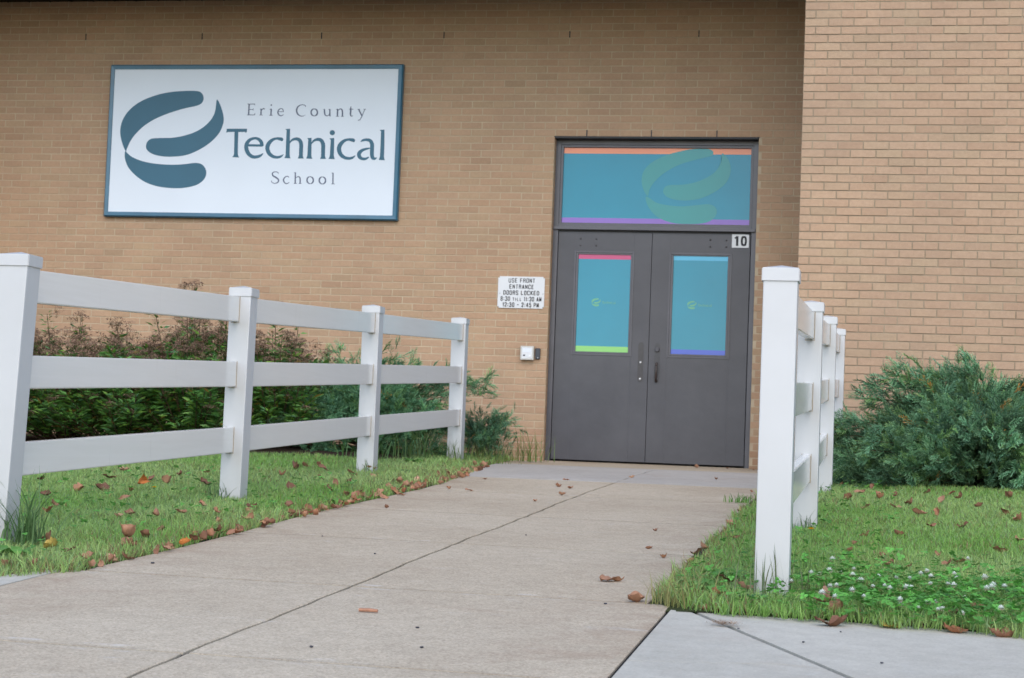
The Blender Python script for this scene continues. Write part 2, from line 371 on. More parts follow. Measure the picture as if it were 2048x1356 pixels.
# lawns
for nm, x0, x1, lab in (('lawn', -8.0, 0.335, 'lawn soil left of the walk'), ('lawn', 2.375, 8.0, 'lawn soil right of the walk')):
    ys = np.concatenate([np.linspace(-11.72 if x0 < 0 else -11.43, -4.0, 60), np.linspace(-3.9, 0.05, 20)])
    o = link(nm, grid_sheet(nm, x0, x1, ys, 0.1, lambda X, Y: lawn_z(X, Y) , M_SOIL)); tie(o)
    o['label'] = 'green lawn on the left of the concrete walk' if x0 < 0 else 'green lawn on the right of the concrete walk'; o['category'] = 'lawn'
# mulch beds at the wall foot
o = link('planting_bed', grid_sheet('bed', -8.0, -0.32, np.linspace(-4.1, 0.04, 30), 0.12, lambda X, Y: lawn_z(X, Y) + 0.012 + 0.012 * np.sin(X * 9) * np.cos(Y * 11), M_MULCH)); tie(o)
tag(o, 'dark mulch bed under the shrubs at the wall left of the doors', 'planting bed')
o = link('planting_bed', grid_sheet('bed', 3.0, 8.0, np.linspace(-5.1, -2.05, 24), 0.12, lambda X, Y: lawn_z(X, Y) + 0.012 + 0.012 * np.sin(X * 9) * np.cos(Y * 11), M_MULCH)); tie(o)
tag(o, 'dark mulch bed under the big juniper at the right wall', 'planting bed')

# ------------------------------------------------------------------ walkway slabs
def slab_mesh(name, xl, xr, y0, y1, zt, th, mat, wob=(0, 0), yslope=(0.0, 0.0)):
    """slab with its own thickness and eased edges; xl/xr functions or numbers"""
    n = max(4, int((y1 - y0) / 0.12)); ys = np.linspace(y0, y1, n + 1)
    fx = lambda v, y: v(y) if callable(v) else v
    e = 0.004
    bm = bmesh.new(); rows = []
    cols = 7
    for y in ys:
        a, c = fx(xl, y), fx(xr, y); yy = y
        row = []
        xs = [a, a + e] + [a + e + (c - a - 2 * e) * k / cols for k in range(1, cols)] + [c - e, c]
        for k, x in enumerate(xs):
            d = 0.003 if k in (0, len(xs) - 1) else 0.0
            if y in (ys[0], ys[-1]): d = 0.003
            yo = yy + ((x - xl0(xl, y)) * (yslope[0] if y == ys[0] else yslope[1] if y == ys[-1] else 0))
            row.append(bm.verts.new((x, yo, prof(yo) + zt - d)))
        rows.append(row)
    for r0, r1 in zip(rows, rows[1:]):
        for k in range(len(r0) - 1): bm.faces.new((r0[k], r0[k + 1], r1[k + 1], r1[k]))
    be = [ed for ed in bm.edges if ed.is_boundary]
    ex = bmesh.ops.extrude_edge_only(bm, edges=be)
    for v in [g for g in ex['geom'] if isinstance(g, bmesh.types.BMVert)]: v.co.z -= th
    bmesh.ops.recalc_face_normals(bm, faces=bm.faces)
    return bm_mesh(name, bm, mat)
def xl0(v, y): return v(y) if callable(v) else v

walk = empty('walkway', (1.35, -6, 0)); tag(walk, 'tan aggregate concrete walk running up to the grey doors', 'walkway', kind='structure')
def add_slab(parent, name, me, label=None):
    o = link(name, me, parent); o.location = (-parent.location[0], -parent.location[1], -parent.location[2])
    if label: o['label'] = label
    return o
def cwob(y):  # the long joint wanders a little
    return 1.345 + 0.0 + 0.005 * math.sin(y * 2.1) + 0.003 * math.sin(y * 5.7 + 1) + 0.003 * math.sin(y * 17)
def ledge(y):  # left edge of the walk
    return 0.36 + 0.015 * math.sin(y * 1.7) - max(0, (y + 5.6)) * 0.11
def redge(y): return 2.36 + 0.012 * math.sin(y * 2.3 + 1)
rows_y = [-17.4, -15.85, -14.28, -12.70, -11.17, -9.54, -8.00, -6.32, -4.74]
slope = -0.065
for j in range(len(rows_y) - 1):
    y0, y1 = rows_y[j], rows_y[j + 1]
    wide = y1 < -11.0
    s0 = -0.04 if j else 0; s1 = -0.04
    if y1 == -4.74: s1 = 0.0
    L = (lambda y: ledge(y)) if not wide else (lambda y: 0.30)
    Rr = (lambda y: redge(y)) if not wide else (lambda y: 2.445)
    g = 0.0060
    add_slab(walk, 'slab', slab_mesh('slab', L, lambda y: cwob(y) - 0.0068, y0 + g, y1 - g - (0.002 if y1 > -6.4 and y1 < -6 else 0), 0, 0.09, M_AGG, yslope=(s0, s1)))
    o0, o1 = s0 * 1.0, s1 * 1.0
    add_slab(walk, 'slab', slab_mesh('slab', lambda y: cwob(y) + 0.0068, Rr, y0 + g + s0 * 1.0 , y1 - g + s1 * 1.0, 0, 0.09, M_AGG, yslope=(s0, s1)))
# smooth grey apron and the tan strip against the threshold
for a, c, in ((ledge, lambda y: cwob(y) - 0.004), (lambda y: cwob(y) + 0.004, lambda y: 2.55)):
    add_slab(walk, 'slab', slab_mesh('slab', a, c, -4.738, -1.95, 0.001, 0.09, M_APRON), 'smooth blue grey concrete slab in front of the doors')
add_slab(walk, 'slab', slab_mesh('slab', lambda y: -0.30, lambda y: 2.7, -1.946, -0.002, 0.001, 0.09, M_AGG), 'tan concrete strip at the door threshold')
add_slab(walk, 'threshold', slab_mesh('threshold', lambda y: -0.01, lambda y: 1.92, 0.003, 0.24, 0.004, 0.09, M_AGG))
o = link('joint_filler', grid_sheet('jf', -0.2, 2.7, np.linspace(-17.4, -0.01, 120), 0.5, lambda X, Y: prof(Y) - 0.009, M_DARKJOINT), walk)
o.location = (-1.35, 6, 0)

side = empty('sidewalk', (3.0, -12.4, -0.4)); tag(side, 'pale grey concrete sidewalk crossing at the lower right', 'sidewalk', kind='structure')
def poly_slab(name, pts, mat, zt=0.0, th=0.09):
    bm = bmesh.new()
    f = bm.faces.new([bm.verts.new((x, y, 0)) for x, y in pts])
    for k in range(40):
        y = -11.4 - k * 0.25
        if y > min(p[1] for p in pts):
            bmesh.ops.bisect_plane(bm, geom=bm.verts[:] + bm.edges[:] + bm.faces[:], plane_co=(0, y, 0), plane_no=(0, 1, 0))
    for v in bm.verts: v.co.z = prof(v.co.y) + zt
    if bm.faces[:][0].normal.z < 0: bmesh.ops.reverse_faces(bm, faces=bm.faces[:])
    be = [ed for ed in bm.edges if ed.is_boundary]
    ex = bmesh.ops.extrude_edge_only(bm, edges=be)
    for v in [g for g in ex['geom'] if isinstance(g, bmesh.types.BMVert)]: v.co.z -= th
    bmesh.ops.recalc_face_normals(bm, faces=bm.faces)
    return bm_mesh(name, bm, mat)
# diagonal tooled joint runs from (2.53,-11.42) to (4.1,-14.9)
jx = lambda t: (2.53 + 1.53 * t, -11.41 - 3.3 * t)
g = 0.0115
add_slab(side, 'slab', poly_slab('slab', [(2.458, -17.4), (2.458, -12.45), (2.87, -12.36), (jx(.3)[0] - g, jx(.3)[1]), (jx(1)[0] - g, jx(1)[1]), (jx(1)[0] - g, -17.4)], M_SIDE), 'pale slab nearest the walk')
add_slab(side, 'slab', poly_slab('slab', [(2.458, -12.447), (2.458, -11.395), (jx(0)[0] - g, -11.41), (jx(.3)[0] - g, jx(.3)[1] + .003), (2.87, -12.357)], M_SIDE))
add_slab(side, 'slab', poly_slab('slab', [(jx(0)[0] + g, -11.41), (3.0, -11.45), (4.6, -11.72), (8.0, -12.3), (8.0, -17.4), (jx(1)[0] + g, -17.4), (jx(1)[0] + g, jx(1)[1])], M_SIDE))
add_slab(side, 'slab', poly_slab('slab', [(-8.0, -11.74), (0.17, -11.74), (0.195, -11.42), (0.25, -11.26), (0.297, -11.18), (0.297, -17.4), (-8.0, -17.4)], M_SIDE, 0.001), 'old whitish slab at the left end of the lawn')
o = link('joint_filler', grid_sheet('jf', -8, 8, np.linspace(-17.4, -11.42, 60), 1.0, lambda X, Y: prof(Y) - 0.030 + 0 * X, M_DARKJOINT), side); o.location = (-3.0, 12.4, 0.4)

# ------------------------------------------------------------------ brick walls
def brick_proto(name, w, mat, h=CH - 0.0095, depth=0.03):
    bm = bmesh.new(); bx(bm, -w / 2, w / 2, 0, depth, -h / 2, h / 2, 0.0012, 1)
    return bm_mesh(name, bm, mat)

def rows(z_off, zmin, zmax):
    k = math.floor((zmin - z_off) / CH); out = []
    while z_off + k * CH < zmax:
        out.append((k, z_off + k * CH)); k += 1
    return out

def wall_cells(z_off, phase, x0, x1, zmin, zmax, hole=None):
    cells = []
    for k, z in rows(z_off, zmin, zmax):
        odd = 0.5 if k % 2 else 0.0
        i0 = math.floor((x0 - phase) / BL + odd) - 1; i1 = math.ceil((x1 - phase) / BL + odd) + 1
        for i in range(i0, i1):
            a = phase + (i - odd) * BL; c = a + BL
            segs = [(max(a, x0), min(c, x1))]
            if hole and z + CH * 0.5 < hole[2]:
                ns = []
                for s, e in segs:
                    if e <= hole[0] or s >= hole[1]: ns.append((s, e))
                    else:
                        if s < hole[0]: ns.append((s, hole[0] + 0.0045))
                        if e > hole[1]: ns.append((hole[1] - 0.0045, e))
                segs = ns
            for s, e in segs:
                if e - s > 0.035: cells.append((s + 0.0048, e - 0.0048, z + CH / 2))
    return cells

def cam_px(p):
    d = Vector(p) - Vector(CAM); z = d.dot(FW)
    return 1024 + 3746.4 * d.dot(R2) / z, 678 - 3746.4 * d.dot(U2) / z, z

def build_wall(parent, cells, Y, mat, visible, jit=0.0015):
    full = brick_proto('brick', BL - 0.0096, mat)
    sc = []
    for c in cells:
        p = ((c[0] + c[1]) / 2, Y, c[2]); u, v, z = cam_px(p)
        vis = 10 < u < 2038 and 10 < v < 1346 and visible(p, u, v)
        sc.append(((c[1] - c[0]) / z if vis else 0.0, c, p))
    sc.sort(key=lambda t: -t[0])
    singles, rest = sc[:300], sc[300:]
    n = 0
    for s, c, p in singles:
        if s <= 0: rest.append((s, c, p)); continue
        w = c[1] - c[0]
        o = link('brick', full, parent)
        o.location = (p[0] - parent.location[0], Y + random.uniform(-jit, jit) - parent.location[1], p[2] - parent.location[2])
        if abs(w - (BL - 0.0096)) > 1e-4: o.scale = (w / (BL - 0.0096), 1, 1)
    V, F = [], []
    h = (CH - 0.0095) / 2
    for s, c, p in rest:
        y = Y + random.uniform(-jit, jit); i = len(V); b_ = 0.0012
        x0, x1, z0, z1 = c[0], c[1], c[2] - h, c[2] + h
        V += [(x0 + b_, y, z0 + b_), (x1 - b_, y, z0 + b_), (x1 - b_, y, z1 - b_), (x0 + b_, y, z1 - b_),
              (x0, y + b_, z0), (x1, y + b_, z0), (x1, y + b_, z1), (x0, y + b_, z1),
              (x0, y + .03, z0), (x1, y + .03, z0), (x1, y + .03, z1), (x0, y + .03, z1)]
        F += [(i, i + 1, i + 2, i + 3)]
        for q in range(4):
            r = (q + 1) % 4
            F += [(i + 4 + q, i + 4 + r, i + r, i + q), (i + 8 + q, i + 8 + r, i + 4 + r, i + 4 + q)]
    o = link('bricks', np_mesh('bricks', np.array(V), np.array(F), mat), parent)
    o.location = (-parent.location[0], -parent.location[1], -parent.location[2])
    tag(o, kind='stuff')

SOF = 4.425
HX0, HX1, HZ = -0.014, 1.921, 3.082
wallA = empty('brick_wall', (0, 0, 0)); tag(wallA, 'tan brick wall set back under the dark soffit, holding the doors and school sign', 'wall')
bm = bmesh.new()
bx(bm, -9, HX0 + 0.002, 0.0030, 0.4, -0.4, SOF + .3); bx(bm, HX1 - 0.002, 2.75, 0.0030, 0.4, -0.4, SOF + .3); bx(bm, HX0 + 0.002, HX1 - 0.002, 0.0030, 0.4, HZ + 0.004, SOF + .3)
link('mortar', bm_mesh('mortar', bm, M_MORTAR), wallA)
cells = wall_cells(0.0339, -4.8275, -8.8, 2.74, -0.15, SOF + 0.02, (HX0, HX1, HZ))
def visA(p, u, v):
    if p[0] > 2.2: return False
    if -4.6 < p[0] < -1.42 and 2.2 < p[2] < 3.85: return False
    if u < 960 and v > 560: return False
    if u > 1510 and v > 520: return False
    if -0.52 < p[0] < -0.04 and 1.42 < p[2] < 1.75: return False
    return p[2] < 3.9
build_wall(wallA, cells, 0.0, M_BRICK, visA)
# brick returns of the opening
bm = bmesh.new()
for k, z in rows(0.0339, -0.05, HZ - 0.02):
    for xx, sgn in ((HX0, 1), (HX1, -1)):
        a, c = (xx - 0.02, xx + 0.0045) if sgn > 0 else (xx - 0.0045, xx + 0.02)
        bx(bm, a, c, 0.034, 0.12, z + 0.0048, z + CH - 0.0048)
o = link('bricks', bm_mesh('returns', bm, M_BRICK), wallA); tag(o, kind='stuff')
# weep holes: open head joints
bm = bmesh.new(); bx(bm, -0.0055, 0.0055, -0.0022, 0.02, -0.031, 0.031); wh = bm_mesh('weep_hole', bm, M_DARK)
zw = 0.0339 + CH * (math.floor((4.064 - 0.0339) / CH) + 0.5)
for i in range(6):
    link('weep_hole', wh, wallA, loc=(-4.8275 + i * 6 * BL + (0 if i % 2 else 0.0), 0.0, zw))
for i in range(3): link('weep_hole', wh, wallA, loc=(0.2954 + i * 3 * BL, 0.0, 3.082 + CH / 2))

Y2 = -2.03; XC = 2.4016
wallB = empty('brick_wall', (XC, Y2, 0)); tag(wallB, 'textured tan brick wall projecting forward on the right of the doors', 'wall')
bm = bmesh.new(); bx(bm, XC + 0.003, 9, Y2 + 0.0060, 0.0, -0.4, 6.6)
o = link('mortar', bm_mesh('mortar', bm, M_MORTAR2), wallB); o.location = (-XC, -Y2, 0)
cells = wall_cells(0.0058, 2.5941 - 10 * BL, XC, 8.9, -0.15, 6.5)
build_wall(wallB, cells, Y2, M_BRICK2, lambda p, u, v: not (v > 700 and u > 1650) and not (u < 1705 and v > 590) and p[0] < 4.2, 0.002)
bm = bmesh.new()                       # side return of the projecting wall
for k, z in rows(0.0058, -0.1, 6.4):
    for i in range(9):
        a = Y2 + 0.034 + (i + (0.5 if k % 2 else 0)) * BL; c = min(a + BL - .0096, -0.01)
        if c - a > 0.04: bx(bm, XC, XC + 0.03, a, c, z + 0.0048, z + CH - 0.0048)
o = link('bricks', bm_mesh('side_bricks', bm, M_BRICK2), wallB); o.location = (-XC, -Y2, 0); tag(o, kind='stuff')

# matching wall on the far left (outside the frame, closes the recess) and the soffit over it
wallC = empty('brick_wall', (-6.4, Y2, 0)); tag(wallC, 'brick wall closing the recess beyond the left edge', 'wall')
bm = bmesh.new(); bx(bm, -12, -6.4, Y2, 0.0, -0.4, 6.6); o = link('brickwork', bm_mesh('brickwork', bm, M_BRICK2), wallC); o.location = (6.4, -Y2, 0)
bm = bmesh.new(); bx(bm, -6.39, XC - 0.003, Y2 - 0.02, -0.001, SOF, SOF + 0.9)
for i in range(38): bx(bm, -6.38 + i * 0.23, -6.38 + i * 0.23 + 0.012, Y2, -0.005, SOF - 0.006, SOF + 0.01)
sf = link('soffit', bm_mesh('soffit', bm, M_SOFFIT)); tag(sf, 'dark brown soffit above the recessed wall', 'soffit')

# ------------------------------------------------------------------ entrance doors
FY = 0.105                               # front plane of the frame
door = empty('entrance_doors', (0.95, FY, 0)); tag(door, 'pair of dark grey steel doors with blue film windows and a transom above', 'door')
def dpart(name, bm, mat, parent=door, base=(0.95, FY, 0), smooth=False):
    o = link(name, bm_mesh(name, bm, mat, smooth), parent)
    if parent is door: o.location = (-0.95, -FY, 0)
    return o
bm = bmesh.new()
bx(bm, -0.03, 0.036, FY, FY + .12, 0.004, 3.10, .003); bx(bm, 1.868, 1.94, FY, FY + .12, 0.004, 3.10, .003)
bx(bm, 0.036, 1.868, FY, FY + .12, 3.022, 3.10, .003)
bx(bm, -0.012, 0.0, FY - .012, FY - .0005, 0.004, 3.06)         # stop bead on the left jamb
frame_o = dpart('door_frame', bm, M_FRAME)
bm = bmesh.new(); bx(bm, HX0 + .006, HX1 - .006, -0.006, FY + .02, 3.066, 3.079, .002); bx(bm, HX0 - .004, HX1 + .004, -0.004, 0.03, 3.0795, 3.086)
dpart('lintel', bm, M_DARK)
# transom
bm = bmesh.new()
for a in ((0.036, 0.060, FY + .012, 2.262, 3.022), (1.844, 1.868, FY + .012, 2.262, 3.022)): bx(bm, a[0], a[1], a[2], FY + .06, a[3], a[4], .002)
bx(bm, 0.060, 1.844, FY + .012, FY + .06, 3.000, 3.022, .002); bx(bm, 0.060, 1.844, FY + .012, FY + .06, 2.262, 2.276, .002)
dpart('transom_frame', bm, M_FRAME)
bm = bmesh.new(); bx(bm, -0.014, 1.905, FY - .028, FY + .012, 2.206, 2.236, .004); bx(bm, 0.036, 1.868, FY - .004, FY + .012, 2.237, 2.261, .002)
for i in range(13): bx(bm, 0.10 + i * 0.14, 0.106 + i * 0.14, FY - .007, FY - .0045, 2.238, 2.252)
tb = dpart('transom_bar', bm, M_FRAME)
bm = bmesh.new(); bx(bm, 0.036, 1.868, FY + .014, FY + .10, 2.19, 2.2055); dpart('door_header', bm, M_DARK)
bm = bmesh.new(); bx(bm, -0.2, 2.1, FY + .125, FY + .14, -0.05, 3.3); dpart('door_backing', bm, M_DARK)  # added panel, stops sky light leaking through the door gaps
GY = FY + .035
bm = bmesh.new(); bx(bm, 0.059, 1.845, GY, GY + .008, 2.275, 3.001); trg = dpart('transom_pane', bm, M_BLUE)
def stripe(parent, x0, x1, z0, z1, y, mat):
    bm = bmesh.new(); bx(bm, x0, x1, y - 0.0009, y - 0.0002, z0, z1)
    return link('stripe', bm_mesh('stripe', bm, mat), parent)
stripe(trg, 0.061, 1.843, 2.943, 2.999, GY, M_ORANGE); stripe(trg, 0.061, 1.843, 2.278, 2.326, GY, M_PURPLE)

# ---- drawn shapes (lettering and emblem)
def cat(pts, n=7):
    P = [np.array(p, float) for p in pts]; out = []
    for i in range(len(P) - 1):
        a, b_, c_, d = P[max(i - 1, 0)], P[i], P[i + 1], P[min(i + 2, len(P) - 1)]
        for t in np.linspace(0, 1, n, endpoint=False):
            out.append(0.5 * ((2 * b_) + (-a + c_) * t + (2 * a - 5 * b_ + 4 * c_ - d) * t * t + (-a + 3 * b_ - 3 * c_ + d) * t ** 3))
    out.append(P[-1]); return np.array(out)

class Draw:
    """ribbons and filled outlines in one plane, each a hair above the last"""
    def __init__(s, y, f=lambda u, v: (u, v), step=0.00005):
        s.bm = bmesh.new(); s.y = y; s.f = f; s.step = step
    def _pt(s, u, v):
        x, z = s.f(u, v); return s.bm.verts.new((x, s.y, z))
    def ribbon(s, pts, smooth=True):
        P = cat(pts) if smooth and len(pts) > 2 else np.array(pts, float)
        T = np.gradient(P[:, :2], axis=0); T /= np.linalg.norm(T, axis=1)[:, None] + 1e-12
        Nn = np.stack([-T[:, 1], T[:, 0]], 1); W = P[:, 2:3] / 2
        A = P[:, :2] + Nn * W; B = P[:, :2] - Nn * W
        va = [s._pt(*a) for a in A]; vb = [s._pt(*b_) for b_ in B]
        for i in range(len(va) - 1): s.bm.faces.new((va[i], va[i + 1], vb[i + 1], vb[i]))
        s.y -= s.step
    def fill(s, pts, smooth=True, n=6):
        if smooth:
            P = list(pts); m_ = len(P); out = []
            for i in range(m_):
                a, b_, c_, d = [np.array(P[(i + k) % m_], float) for k in (-1, 0, 1, 2)]
                for t in np.linspace(0, 1, n, endpoint=False):
                    out.append(0.5 * ((2 * b_) + (-a + c_) * t + (2 * a - 5 * b_ + 4 * c_ - d) * t * t + (-a + 3 * b_ - 3 * c_ + d) * t ** 3))
            pts = out
        f_ = s.bm.faces.new([s._pt(*p[:2]) for p in pts])
        bmesh.ops.triangulate(s.bm, faces=[f_]); s.y -= s.step
    def disc(s, u, v, r, ry=None, n=20):
        ry = ry or r
        s.bm.faces.new([s._pt(u + r * math.cos(2 * math.pi * k / n), v + ry * math.sin(2 * math.pi * k / n)) for k in range(n)]); s.y -= s.step
    def ring(s, u, v, rx, ry, wx, wy, n=28):
        P = [(u + rx * math.cos(t), v + ry * math.sin(t), wx * abs(math.cos(t)) + wy * abs(math.sin(t))) for t in np.linspace(0, 2 * math.pi, n + 1)]
        s.ribbon(P, False)
    def done(s, name, mat, parent):
        for f_ in s.bm.faces:
            f_.normal_update()
            if f_.normal.y > 0: f_.normal_flip()
        return link(name, bm_mesh(name, s.bm, mat), parent)

EA = [(-4.3204, 2.9002), (-4.3666, 2.9973), (-4.3885, 3.0947), (-4.3768, 3.1923), (-4.3309, 3.2812), (-4.251, 3.3612), (-4.1423, 3.4235), (-4.0144, 3.4679), (-3.8859, 3.4946), (-3.7385, 3.5071), (-3.6, 3.5054), (-3.5491, 3.4808), (-3.5302, 3.4332), (-3.5481, 3.3856), (-3.602, 3.3591), (-3.7114, 3.3359), (-3.8208, 3.3057), (-3.93, 3.2683), (-4.0389, 3.2202), (-4.138, 3.1579), (-4.2144, 3.0867), (-4.2736, 3.0068), (-4.312, 2.918)]
EB = [(-3.3918, 3.4211), (-3.3483, 3.3544), (-3.3184, 3.2667), (-3.3131, 3.1965), (-3.3418, 3.1086), (-3.402, 3.0294), (-3.4902, 2.9587), (-3.5976, 2.9), (-3.7062, 2.8641), (-3.8533, 2.8506), (-3.9647, 2.8586), (-4.0495, 2.8827), (-4.0978, 2.9194), (-4.1092, 2.96), (-4.0929, 3.0043), (-4.0478, 3.031), (-3.9553, 3.0368), (-3.8443, 3.0392), (-3.7344, 3.0574), (-3.6254, 3.0897), (-3.5357, 3.1358), (-3.4652, 3.1959), (-3.4224, 3.2576), (-3.4034, 3.3191)]
EC = [(-4.3204, 2.9002), (-4.2619, 2.8529), (-4.1667, 2.813), (-4.0538, 2.7874), (-3.9234, 2.7744), (-3.7939, 2.7719), (-3.6836, 2.7799), (-3.5922, 2.7912), (-3.5274, 2.7829), (-3.4853, 2.7482), (-3.4663, 2.6958), (-3.4834, 2.6343), (-3.545, 2.5811), (-3.6354, 2.5521), (-3.7452, 2.5387), (-3.8746, 2.5425), (-3.9865, 2.5589), (-4.0997, 2.5965), (-4.2054, 2.6625), (-4.2841, 2.7413), (-4.3218, 2.8206), (-4.3288, 2.8825)]
TA = [(0.879, 2.541), (0.835, 2.604), (0.815, 2.688), (0.829, 2.773), (0.883, 2.843), (0.965, 2.898), (1.076, 2.944), (1.215, 2.98), (1.312, 2.995), (1.395, 2.997), (1.451, 2.992), (1.486, 2.967), (1.474, 2.932), (1.398, 2.911), (1.288, 2.882), (1.177, 2.846), (1.081, 2.796), (0.999, 2.739), (0.931, 2.668), (0.891, 2.597)]
TB = [(1.57, 2.954), (1.627, 2.899), (1.653, 2.822), (1.646, 2.745), (1.613, 2.675), (1.546, 2.611), (1.451, 2.554), (1.355, 2.518), (1.244, 2.503), (1.132, 2.511), (1.062, 2.536), (1.025, 2.578), (1.037, 2.627), (1.086, 2.648), (1.197, 2.652), (1.308, 2.672), (1.404, 2.708), (1.486, 2.758), (1.54, 2.821), (1.565, 2.891)]
TC = [(0.879, 2.534), (0.965, 2.479), (1.078, 2.455), (1.204, 2.447), (1.329, 2.458), (1.44, 2.47), (1.503, 2.457), (1.534, 2.416), (1.526, 2.36), (1.473, 2.31), (1.39, 2.286), (1.266, 2.280), (1.14, 2.286), (1.027, 2.318), (0.941, 2.373), (0.882, 2.449), (0.859, 2.519)]
d = Draw(GY - .0012)
for P in (TA, TB, TC): d.fill(P)
d.done('emblem', M_GREENP, trg)

def technical(d):
    """flared letters T e c h n i c a l, drawn in the sign's own units"""
    Rb = d.ribbon
    Rb([(124, 446, 36), (352, 446, 36)], False); d.fill([(128, 430), (160, 430), (150, 460), (118, 473)], False); d.fill([(322, 430), (355, 430), (344, 476), (328, 462)], False)
    Rb([(234, 450, 44), (230, 600, 42), (227, 715, 44), (226, 730, 56), (225, 747, 80)], False)
    Rb([(360, 612, 25), (528, 616, 25)], False)
    Rb([(519, 622, 42), (512, 578, 40), (480, 544, 34), (437, 534, 28), (385, 552, 34), (350, 595, 43), (345, 650, 46), (368, 705, 43), (410, 738, 38), (455, 742, 34), (500, 728, 28), (533, 702, 6)])
    def c_(dx, dy):
        Rb([(742 + dx, 566 + dy, 10), (739 + dx, 548 + dy, 40), (715 + dx, 540 + dy, 34), (680 + dx, 537 + dy, 26), (635 + dx, 553 + dy, 34), (594 + dx, 595 + dy, 45), (580 + dx, 645 + dy, 47), (598 + dx, 700 + dy, 44), (640 + dx, 735 + dy, 36), (690 + dx, 745 + dy, 30), (730 + dx, 735 + dy, 24), (760 + dx, 712 + dy, 4)])
    c_(0, 0)
    d.fill([(782, 432), (834, 428), (834, 445), (800, 450)], False)
    Rb([(815, 438, 38), (810, 560, 42), (805, 715, 44), (804, 735, 52), (803, 755, 68)], False)
    Rb([(822, 598, 6), (850, 558, 22), (893, 541, 32), (935, 552, 40), (955, 595, 44), (954, 660, 44), (952, 725, 44), (951, 742, 54), (951, 758, 68)])
    d.fill([(1022, 533), (1072, 528), (1070, 548), (1038, 550)], False)
    Rb([(1053, 540, 36), (1049, 640, 42), (1046, 720, 44), (1045, 740, 54), (1044, 760, 68)], False)
    Rb([(1064, 604, 6), (1093, 564, 22), (1135, 546, 32), (1177, 557, 40), (1198, 600, 44), (1198, 665, 44), (1197, 728, 44), (1197, 746, 54), (1197, 762, 66)])
    d.fill([(1268, 535), (1322, 530), (1320, 550), (1286, 554)], False)
    Rb([(1303, 542, 38), (1298, 640, 42), (1294, 722, 44), (1293, 744, 54), (1292, 763, 70)], False)
    d.disc(1301, 472, 29)
    c_(793, 10)
    Rb([(1611, 574, 6), (1635, 556, 24), (1675, 549, 30), (1715, 560, 38), (1735, 598, 43), (1735, 650, 43), (1733, 705, 43), (1740, 745, 40), (1762, 757, 28), (1786, 745, 6)])
    Rb([(1722, 640, 8), (1680, 648, 22), (1630, 664, 32), (1596, 695, 42), (1594, 730, 42), (1622, 756, 34), (1665, 758, 26), (1700, 738, 10)])
    d.fill([(1820, 441), (1873, 438), (1872, 455), (1838, 460)], False)
    Rb([(1854, 446, 38), (1849, 600, 42), (1843, 730, 44), (1841, 752, 52), (1840, 772, 66)], False)

def small_words(d, part):
    Rb = d.ribbon; K = 1.15
    def L(*p): Rb([(x, y, w * K) for x, y, w in p], False)
    def S(*p): Rb([(x, y, w * K) for x, y, w in p])
    if part == 1: return school(L, S, d, K)
    # E
    L((378, 155, 14), (371, 275, 14)); L((360, 153, 7), (441, 153, 7)); L((440, 152, 8), (441, 170, 4)); L((376, 213, 6), (424, 213, 6)); L((424, 202, 5), (423, 225, 5)); L((355, 274, 7), (440, 274, 7)); L((438, 274, 9), (443, 254, 4))
    # r
    L((513, 205, 13), (509, 275, 13)); L((497, 211, 5), (514, 206, 6)); L((493, 276, 5), (530, 276, 5)); S((515, 228, 4), (528, 210, 7), (541, 204, 11), (552, 212, 8))
    # i
    L((625, 207, 13), (621, 278, 13)); L((608, 213, 5), (626, 207, 6)); L((602, 279, 5), (640, 279, 5)); d.disc(626, 165, 9)
    # e
    L((708, 239, 6), (762, 239, 6)); S((761, 242, 7), (754, 214, 9), (733, 204, 7), (708, 220, 11), (699, 246, 13), (710, 274, 11), (735, 284, 9), (765, 270, 4))
    # C
    S((1006, 188, 5), (1003, 170, 7), (965, 162, 7), (925, 182, 12), (907, 222, 15), (920, 265, 13), (960, 289, 8), (1005, 278, 4))
    d.ring(1103, 247, 35, 39, 13 * K, 6 * K)
    # u
    S((1217, 212, 13), (1217, 255, 13), (1228, 280, 10), (1250, 284, 7), (1270, 268, 4)); L((1276, 212, 13), (1274, 288, 13)); L((1202, 215, 5), (1219, 212, 6)); L((1260, 215, 5), (1278, 212, 6)); L((1272, 288, 6), (1288, 286, 4))
    # n
    L((1361, 210, 13), (1358, 290, 13)); S((1363, 232, 4), (1382, 212, 8), (1402, 212, 11), (1413, 232, 13), (1413, 290, 13)); L((1345, 215, 5), (1362, 210, 6)); L((1341, 291, 5), (1377, 291, 5)); L((1397, 292, 5), (1431, 292, 5))
    # t
    S((1507, 182, 6), (1505, 215, 13), (1502, 270, 13), (1510, 288, 9), (1530, 285, 4)); L((1486, 213, 6), (1534, 213, 6))
    # y
    L((1592, 214, 13), (1626, 284, 13)); S((1660, 214, 5), (1640, 260, 6), (1620, 304, 7), (1602, 332, 7), (1584, 334, 9)); L((1577, 213, 5), (1608, 213, 5)); L((1645, 213, 5), (1673, 213, 5))
